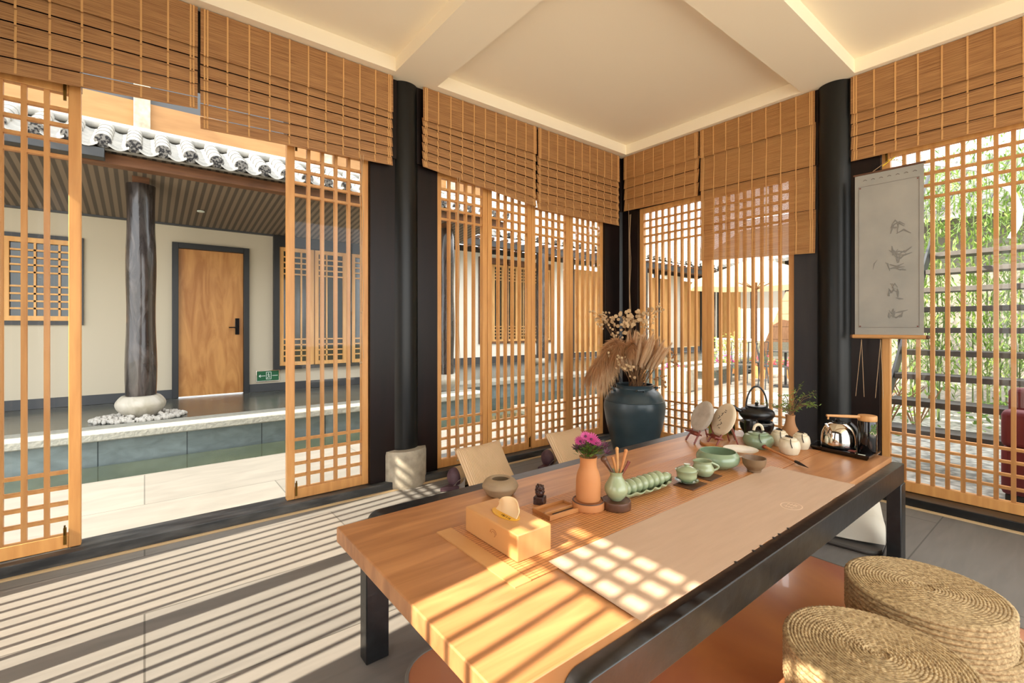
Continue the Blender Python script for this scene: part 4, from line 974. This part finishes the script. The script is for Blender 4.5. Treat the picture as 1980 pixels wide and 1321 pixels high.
MB().tube([(-14,6.16,3.21),(4.4,6.16,3.21)],.05,12).box(-14,6.18,3.12,4.4,6.32,3.25).build('ridge_tube','roof_tile',g)
MB().box(-14,6.30,3.25,4.4,6.36,3.58).build('upper_boards','sunny_boards',g)
for x in (-1.9,-.02,1.86,3.74): MB().box(x-.07,6.24,3.2,x+.07,6.299,3.95).build('upper_post','base_stone',g,bevel=.005)
MB().box(-14,6.361,3.14,4.4,9.9,5.2).build('upper_wall','grey_paint',g)
for x, y, lab in ((-.03,6.20,0),(3.58,6.15,1),(-3.7,6.2,2)):
    random.seed(x); m = MB()
    m.lathe([(.125*(1+.05*math.sin(q*.9+x)), .48+2.19*q/14) for q in range(15)],24,c=(x,y,0),fn=lambda a,z,r:1+.03*math.sin(2*a+z*2.2)+.02*math.sin(5*a+z))
    c = m.build('column','old_timber',g)
    MB().lathe(smooth_prof([(.13,0),(.15,.05),(.20,.11),(.21,.17),(.165,.235),(.13,.24)],5),28,c=(x,y,.248)).build('base_stone','marble_stone',c)
    MB().box(x-.07,y-.06,2.60,x+.07,y+.06,2.76).build('bracket','brown_timber',c)
# pebbles round the column foot
random.seed(4); m = MB()
for k in range(420):
    a = random.uniform(0,2*PI); r = .14+.20*math.sqrt(random.random())
    p = (-.03+r*math.cos(a)*1.15, 6.20+r*math.sin(a)*.8, .262+random.uniform(0,.05)*max(0,(.36-r)/.2)); m.ball(p, random.uniform(.012,.024), 6, 4)
tag(m.build('pebbles','pebble_white'),'white pebbles heaped round the timber column\'s stone foot','pebbles',None,'stuff')
t = thing('exit_sign', 'green emergency exit sign low on the guest house wall', 'sign', (1.43,7.645,.478))
MB().box(-.155,-.022,-.082,.155,0,.082).build('case','chrome',t,bevel=.003)
MB().box(-.145,-.0245,-.072,.145,-.0222,.072).build('panel','sign_green',t)
m = MB(); Yf = -.0262
m.box(-.022,Yf,-.052,.040,Yf+.0015,-.046).box(-.022,Yf,.050,.040,Yf+.0015,.056).box(-.026,Yf,-.052,-.020,Yf+.0015,.056).box(.038,Yf,-.052,.044,Yf+.0015,.056)
P = lambda pts, r: m.tube([(a,Yf+.0005,b) for a,b in pts], r, 5, flat=1)
P([(.004,.024),(.010,.0),(.0,-.02),(-.010,-.038)],.0035); P([(.010,.0),(.022,-.016),(.016,-.036)],.0035); P([(.006,.018),(.022,.010)],.003); P([(.004,.018),(-.010,.006)],.003); m.ball((.006,Yf,.036),.007,8,6,(1,.2,1))
P([(-.035,0),(-.12,0)],.0045); P([(-.12,0),(-.098,.018)],.0045); P([(-.12,0),(-.098,-.018)],.0045); P([(.055,0),(.13,0)],.0045)
m.build('running_figure','white_plastic',t)

# ---------------------------------------------------------------- second building beyond the corner
g = thing('courtyard_house', 'farther white courtyard house with orange lattice bays behind the corner windows', 'building', (0,0,0))
Y2 = 9.9
MB().box(3.6,Y2,.25,6.72,Y2+.2,3.1).box(6.72,Y2,.25,9.35,Y2+.2,.75).box(9.35,Y2,.25,10.1,Y2+.2,3.1).box(6.72,Y2,3.0,9.35,Y2+.2,3.1).box(13.0,Y2,.25,14.0,Y2+.2,3.1).box(15.2,Y2,.25,16.0,Y2+.2,3.1).build('wall','far_wall',g,smooth=False)
MB().box(3.6,Y2-.03,.25,17.6,Y2-.002,.42).build('skirting','grey_paint',g)
m = MB()
for x in (6.72,7.55,8.42,9.25): m.box(x,Y2-.05,.76,x+.10,Y2+.12,3.0)
m.box(6.82,Y2-.05,.76,9.25,Y2+.12,.80).box(6.82,Y2-.05,2.85,9.25,Y2+.12,3.0).build('bay_frame','brown_timber',g)
for x0 in (6.83,7.66,8.53): 
    lattice_leaf(x0,x0+.35,.81,2.84,Y2+.04,g); lattice_leaf(x0+.36,x0+.71,.81,2.84,Y2+.04,g)
MB().box(6.8,Y2+.5,.3,9.3,Y2+.6,3).build('inner_wall','dark_post',g)
m = MB()
for k in range(6): m.box(10.25+.46*k,Y2,.43,10.25+.46*k+.44,Y2+.06,2.95)
m.box(14.05,Y2,.43,14.5,Y2+.06,2.95).box(14.6,Y2,.43,15.15,Y2+.06,2.95).box(16.05,Y2,.43,17.4,Y2+.06,2.95).build('wood_panelling','far_boards',g,smooth=False)
m = MB()
for x in (10.1,13.0,14.5,16.0,17.4): m.box(x-.06,Y2-.06,.25,x+.06,Y2+.14,3.1)
m.build('dark_post','dark_frame',g)
MB().box(3.6,Y2,3.1,17.6,Y2+.2,3.25).box(4.2,8.75,3.06,17.9,8.92,3.2).build('eave_beam','dark_frame',g)
m = MB()
for k in range(34): m.box(4.3+.4*k,8.7,3.20,4.36+.4*k,Y2,3.27)
m.build('rafters','brown_timber',g)
eave(4.3, 17.6, 8.62, 3.30, 11.4, 5.2, g, tile='roof_tile', step=.30, cap=True)
MB().add([(4.2,8.68,3.28),(17.9,8.68,3.28),(17.9,11.5,5.22),(4.2,11.5,5.22),(4.2,8.68,3.31),(17.9,8.68,3.31),(17.9,11.5,5.25),(4.2,11.5,5.25)],[(0,3,2,1),(4,5,6,7),(0,1,5,4),(2,3,7,6),(0,4,7,3),(1,2,6,5)]).build('roof_deck','dark_tile',g,smooth=False)
for x in (7.9,12.2,16.3):
    c = MB().lathe([(.12,.35),(.118,1.6),(.115,3.05)],18,c=(x,8.83,0)).build('column','old_timber',g)
    MB().lathe(smooth_prof([(.13,0),(.18,.05),(.18,.12),(.13,.16)],4),20,c=(x,8.83,.248)).build('base_stone','marble_stone',c)
# stairs block and third building
g = thing('terrace_house', 'far white house with orange panels behind the garden parasol', 'building', (0,0,0))
X3 = 18.0
MB().box(X3,-6,.75,X3+.25,9.88,3.6).build('wall','far_wall',g,smooth=False)
m = MB(); 
for y0,y1 in ((8.6,9.3),(6.2,6.6),(5.3,6.0),(1.9,3.3),(.2,1.5)): m.box(X3-.06,y0,.78,X3-.002,y1,3.0)
m.build('wood_panelling','far_boards',g)
m = MB()
for y in (9.4,8.1,6.9,4.9,3.5,1.7,0,-2): m.box(X3-.1,y-.09,.75,X3-.001,y+.09,3.6)
m.build('dark_post','dark_frame',g)
MB().add([(X3-1.6,-6,3.35),(X3-1.6,9.8,3.35),(X3+2.5,9.8,5.3),(X3+2.5,-6,5.3),(X3-1.6,-6,3.45),(X3-1.6,9.8,3.45),(X3+2.5,9.8,5.4),(X3+2.5,-6,5.4)],[(0,1,2,3),(7,6,5,4),(0,4,5,1),(1,5,6,2),(0,3,7,4)]).build('roof','dark_tile',g,smooth=False)
kind(MB().box(14.2,-4,-.3,X3+.6,6.5,.28).box(15.6,-4,.28,X3+.6,6.5,.72).box(12.6,-4,-.3,14.2,5.4,.12).build('garden_terrace', 'slab_stone', smooth=False))
MB_ = MB().add([(15.7,6.9,.28),(15.7,5.55,.28),(15.7,5.55,2.3),(15.7,6.1,2.3),(16.3,6.9,.28),(16.3,5.55,.28),(16.3,5.55,2.3),(16.3,6.1,2.3)],[(0,3,2,1),(4,5,6,7),(0,4,7,3),(3,7,6,2),(1,2,6,5)])
tag(MB_.build('stone_buttress', brickmat('brown_block', rgb(176,124,92), rgb(196,150,116), rgb(120,90,70), .4,.18,.01, rough=.8, rot=(PI/2,0,PI/2)), smooth=False),'brown block wall with a slanted edge behind the parasol','wall')

# parasol
t = thing('garden_parasol', 'cream garden parasol over the courtyard seats', 'parasol', (12.9,5.75,-.005))
m = MB(); n = 8
ring = [(1.75*math.cos(2*PI*k/n+.2),1.75*math.sin(2*PI*k/n+.2),2.42) for k in range(n)]; apex = (0,0,3.08)
vs = [apex]+ring+[(x,y,z-.16) for x,y,z in ring]
m.add(vs,[(0,1+k,1+(k+1)%n) for k in range(n)]+[(1+k,1+n+k,1+n+(k+1)%n,1+(k+1)%n) for k in range(n)]).build('canopy','canvas_cream',t,smooth=False)
MB().tube([(0,0,0),(0,0,3.05)],.03,10).build('pole','brown_timber',t); MB().lathe([(.3,0),(.3,.06),(.05,.1)],20).build('base','dark_frame',t)
m = MB()
for x,y,z in ring: m.tube([(0,0,2.2),(x*.55,y*.55,2.66)],.012,5)
m.build('strut','brown_timber',t)
# garden chairs and table
ch = thing('garden_chair', 'thin dark metal garden chair nearest the lattice window', 'chair', (9.6,3.95,-.005), .7, 'metal garden chairs')
MB().box(-.2,-.2,.43,.2,.2,.45).build('seat','steel_dark',ch)
for x,y in ((-.19,-.19),(.19,-.19),(-.19,.19),(.19,.19)): MB().tube([(x,y,.43),(x*1.15,y*1.15,0)],.012,6).build('leg','steel_dark',ch)
m = MB(); m.tube([(-.19,.19,.43),(-.21,.25,.88),(.21,.25,.88),(.19,.19,.43)],.012,6)
for k in range(4): m.tube([(-.12+.08*k,.2,.44),(-.12+.08*k,.25,.88)],.007,5)
m.build('backrest','steel_dark',ch)
dup(ch,(10.4,4.7,-.005),2.4,'thin dark metal garden chair on the far side of the round table')
dup(ch,(9.45,4.5,-.005),-1.2,'thin dark metal garden chair left of the round table')
t = thing('garden_table', 'small round metal table between the garden chairs', 'table', (10.15,3.95,-.005))
MB().lathe([(.003,.70),(.33,.70),(.33,.72),(.003,.72)],28).build('top','steel_dark',t); MB().tube([(0,0,0),(0,0,.7)],.025,8).lathe([(.22,0),(.2,.03),(.03,.05)],20).build('pedestal','steel_dark',t)
# potted plants and flowers
def plant(name, label, x, y, z, pr, ph, r, h, lm, fm=None, seed=0, n=150, group=None, pot='terracotta'):
    random.seed(seed); t = thing(name, label, 'plant', (x,y,z), 0, group)
    if ph: MB().lathe([(pr*.7,0),(pr,ph*.95),(pr,ph),(pr*.85,ph),(pr*.8,ph*.9),(.01,ph*.9)],18).build('pot',pot,t)
    m = MB(); f = MB(); st = MB()
    for k in range(8): a = k*.8; st.tube([(0,0,ph*.8),(r*.5*math.cos(a),r*.5*math.sin(a),ph+h*.7)],.006,4)
    for k in range(n):
        a = random.uniform(0,2*PI); q = random.random()**.5*r; zz = ph+h*random.uniform(.05,1)*(1-.35*(q/r)**2); p = Vector((q*math.cos(a),q*math.sin(a),zz))
        d = Vector((random.uniform(-1,1),random.uniform(-1,1),random.uniform(-.3,.9))).normalized(); s_ = d.orthogonal().normalized(); L2 = random.uniform(.05,.11)
        m.add([p,p+d*L2*.5+s_*L2*.25,p+d*L2,p+d*L2*.5-s_*L2*.25],[(0,1,2,3)])
        if fm and k % 3 == 0: f.ball(p+Vector((0,0,.03)),random.uniform(.018,.035),6,4)
    st.build('stem','stem_brown',t); m.build('foliage',lm,t,smooth=False)
    if fm: f.build('flower_head',fm,t)
    return t
plant('potted_shrub','yellow-green leafy shrub in a pot by the terrace steps',11.9,6.0,-.005,.22,.35,.42,.75,'leaf_yellow',None,1,260)
plant('potted_flowers','pink flowers in a low pot left of the leafy shrub',10.6,5.8-.35,-.005,.2,.25,.30,.28,'leaf_green','flower_pink',2,120,'potted flowers in the courtyard')
plant('potted_flowers','pale pink flowers in a pot in front of the leafy shrub',11.35,4.95,-.005,.2,.28,.30,.26,'leaf_green','flower_red',3,120,'potted flowers in the courtyard')
plant('potted_flowers','red flowers in a pot nearer the parasol pole',11.8,4.4,-.005,.2,.25,.32,.26,'leaf_green','flower_red',4,120,'potted flowers in the courtyard')
plant('potted_flowers','pot of pink flowers at the far left by the water',8.45,5.38,-.005,.18,.22,.26,.22,'leaf_green','flower_pink',5,90,'potted flowers in the courtyard')
t = thing('stone_block', 'weathered square stone block on the bright courtyard paving', 'stone', (7.9,4.9,-.005), .2); MB().box(-.28,-.2,0,.28,.2,.42).build('block','base_stone',t,bevel=.02)
t = thing('stone_bench', 'low pale stone bench in the sunny courtyard', 'bench', (9.6,5.15,-.005), .1); MB().box(-.8,-.2,.3,.8,.2,.38).build('seat','slab_stone',t,bevel=.01); MB().box(-.6,-.15,0,-.45,.15,.30).build('leg','slab_stone',t); MB().box(.45,-.15,0,.6,.15,.30).build('leg','slab_stone',t)

# ---------------------------------------------------------------- garden outside the right window
t = thing('garden_stairs', 'dark steel staircase with pale treads outside the right window', 'stairs', (0,0,0))
NT = 9; X0, Y0, Y1 = 5.1, .36, 1.22
for k in range(NT):
    x = X0+.25*k; z = .30+.215*k
    MB().box(x,Y0,z-.02,x+.27,Y1,z+.03).build('tread','tread_grey',t,bevel=.003)
for y in (Y0-.02,Y1+.01):
    MB().add([(X0-.35,y,-.02),(X0-.2,y,-.02),(X0+.25*NT+.1,y,.30+.215*NT),(X0+.25*NT-.1,y,.26+.215*NT+.06),(X0-.35,y+.02,-.02),(X0-.2,y+.02,-.02),(X0+.25*NT+.1,y+.02,.30+.215*NT),(X0+.25*NT-.1,y+.02,.26+.215*NT+.06)],[(0,3,2,1),(4,5,6,7),(0,1,5,4),(1,2,6,5),(2,3,7,6),(3,0,4,7)]).build('stringer','steel_dark',t,smooth=False)
for y in (Y0-.045,Y1+.045):
    for k in range(0,NT,3): MB().tube([(X0+.12+.25*k,y,.2+.215*k),(X0+.12+.25*k,y,1.22+.215*k)],.012,6).build('baluster','steel_dark',t)
    MB().tube([(X0+.0,y,1.10),(X0+.25*NT,y,1.12+.215*NT)],.018,8).build('handrail','steel_dark',t)
t = thing('white_hose', 'white curved pipe arcing above the garden stairs', 'pipe', (0,0,0))
MB().tube([(6.3,1.5,2.95),(6.15,1.05,2.83),(6.0,.69,2.64),(6.0,.58,2.51),(6.0,.49,2.40),(6.0,.44,2.22),(6.0,.45,2.10),(6.0,.50,1.98)],.022,8).build('pipe','pvc_white',t)
MB().tube([(6.3,1.5,2.95),(6.3,1.5,-.02)],.018,8).build('support_pole','steel_dark',t)
t = thing('garden_sofa', 'crimson upholstered outdoor seat at the right edge beyond the glass', 'seat', (4.76,.12,-.02), .0)
MB().box(-.26,-.34,.10,.26,.30,.42).build('seat','crimson_cloth',t,bevel=.03); MB().box(-.26,-.36,.42,-.10,.30,.66).build('armrest','crimson_cloth',t,bevel=.03); MB().box(.14,-.36,.42,.26,.30,.78).build('backrest','crimson_cloth',t,bevel=.03)
MB().box(-.24,-.33,0,.24,.28,.10).build('base','dark_frame',t)
# bamboo
def bamboo(label, seed):
    random.seed(seed); t = thing('bamboo_clump', label, 'bamboo', (0,0,-.02), 0, 'bamboo clumps behind the stairs')
    cu = MB(); lf = MB(); ly = MB()
    for k in range(6):
        x, y = random.uniform(-.25,.25), random.uniform(-.25,.25); lean = Vector((random.uniform(-.35,.35),random.uniform(-.35,.35),0)); H_ = random.uniform(2.6,3.7)
        f = lambda u: Vector((x,y,0))+lean*u*u*1.2+Vector((0,0,H_*u))
        cu.tube([f(q/8) for q in range(9)],[.008]*6+[.006,.005,.002],6)
        for j in range(300):
            u = random.uniform(.12,1); p = f(u)+Vector((random.gauss(0,.17),random.gauss(0,.17),random.gauss(0,.07)))
            d = Vector((random.uniform(-1,1),random.uniform(-1,1),random.uniform(-1.1,.25))).normalized(); s_ = d.cross(Vector((0,0,1))).normalized(); L2 = random.uniform(.09,.17)
            (lf if random.random()<.5 else ly).add([p,p+d*L2*.4+s_*.011,p+d*L2,p+d*L2*.4-s_*.011],[(0,1,2,3)])
    cu.build('culm','culm_green',t); lf.build('leaves','leaf_green',t,smooth=False); ly.build('young_leaves','leaf_yellow',t,smooth=False); return t
b1 = bamboo('bamboo clump with pale leaves close behind the upper stair treads', 3); b1.location = (8.3,1.35,-.02)
for k,(x,y,r,lab) in enumerate([(8.9,.75,1,'bamboo clump in the middle of the right window\'s view'),(8.2,.15,2.2,'bamboo clump toward the right edge of the view'),(9.6,1.9,3.1,'bamboo clump furthest left behind the stairs'),(9.4,-.3,.5,'bamboo clump mostly cut off by the right edge'),(10.2,1.0,4,'tallest-looking bamboo clump at the back of the planting'),(8.7,-.9,5,'bamboo clump outside the right edge of the view')]):
    dup(b1,(x,y,-.02),r,lab,scale=1+.06*k)
plant('banana_plant','broad green leafy plant behind the lower stair treads',7.1,1.35,-.02,0,0,.45,.75,'leaf_green',None,8,60)
plant('low_shrub','yellow-green low shrub on the gravel beside the stairs',7.8,1.9,-.02,0,0,.55,.5,'leaf_yellow',None,9,240)
plant('low_shrub','small green shrub near the foot of the stairs',6.4,1.75,-.02,0,0,.35,.35,'leaf_green',None,10,120)
plant('low_shrub','low shrub under the bamboo at the right',8.0,.5,-.02,0,0,.6,.45,'leaf_green',None,12,220)
random.seed(14); t = thing('bare_shrub','small leafless branching shrub beside the stairs','shrub',(6.7,1.55,-.02)); m = MB()
for k in range(14):
    a = random.uniform(0,6.3); e_ = Vector((.35*math.cos(a),.35*math.sin(a),random.uniform(.5,1.1))); m.tube([(0,0,0),e_*.4+Vector((0,0,.1)),e_],[.012,.008,.003],5)
    m.tube([e_*.6,e_*.6+Vector((random.uniform(-.2,.2),random.uniform(-.2,.2),.25))],[.006,.002],4)
m.build('branches','stem_brown',t)
t = thing('round_table', 'pale round garden table just outside the right window', 'table', (5.55,1.9,-.02)); MB().lathe([(.003,.36),(.42,.36),(.43,.39),(.003,.40)],32).build('top','slab_stone',t); MB().lathe([(.2,0),(.08,.05),(.08,.36)],20).build('pedestal','slab_stone',t)
t = thing('side_house', 'grey tiled low house behind the bamboo at the right', 'building', (0,0,0))
MB().box(12.9,-9,-.05,13.2,3.4,3.4).build('wall','pale_plaster',t,smooth=False)
MB().add([(11.9,-9,3.3),(11.9,3.8,3.3),(15.4,3.8,5.0),(15.4,-9,5.0),(11.9,-9,3.42),(11.9,3.8,3.42),(15.4,3.8,5.12),(15.4,-9,5.12)],[(0,1,2,3),(7,6,5,4),(0,4,5,1),(1,5,6,2),(0,3,7,4)]).build('roof','dark_tile',t,smooth=False)
m = MB()
for k in range(42): m.tube([(11.86,-8.9+.3*k,3.45),(15.4,-8.9+.3*k,5.17)],.06,8)
m.build('roof_tiles','dark_tile',t)
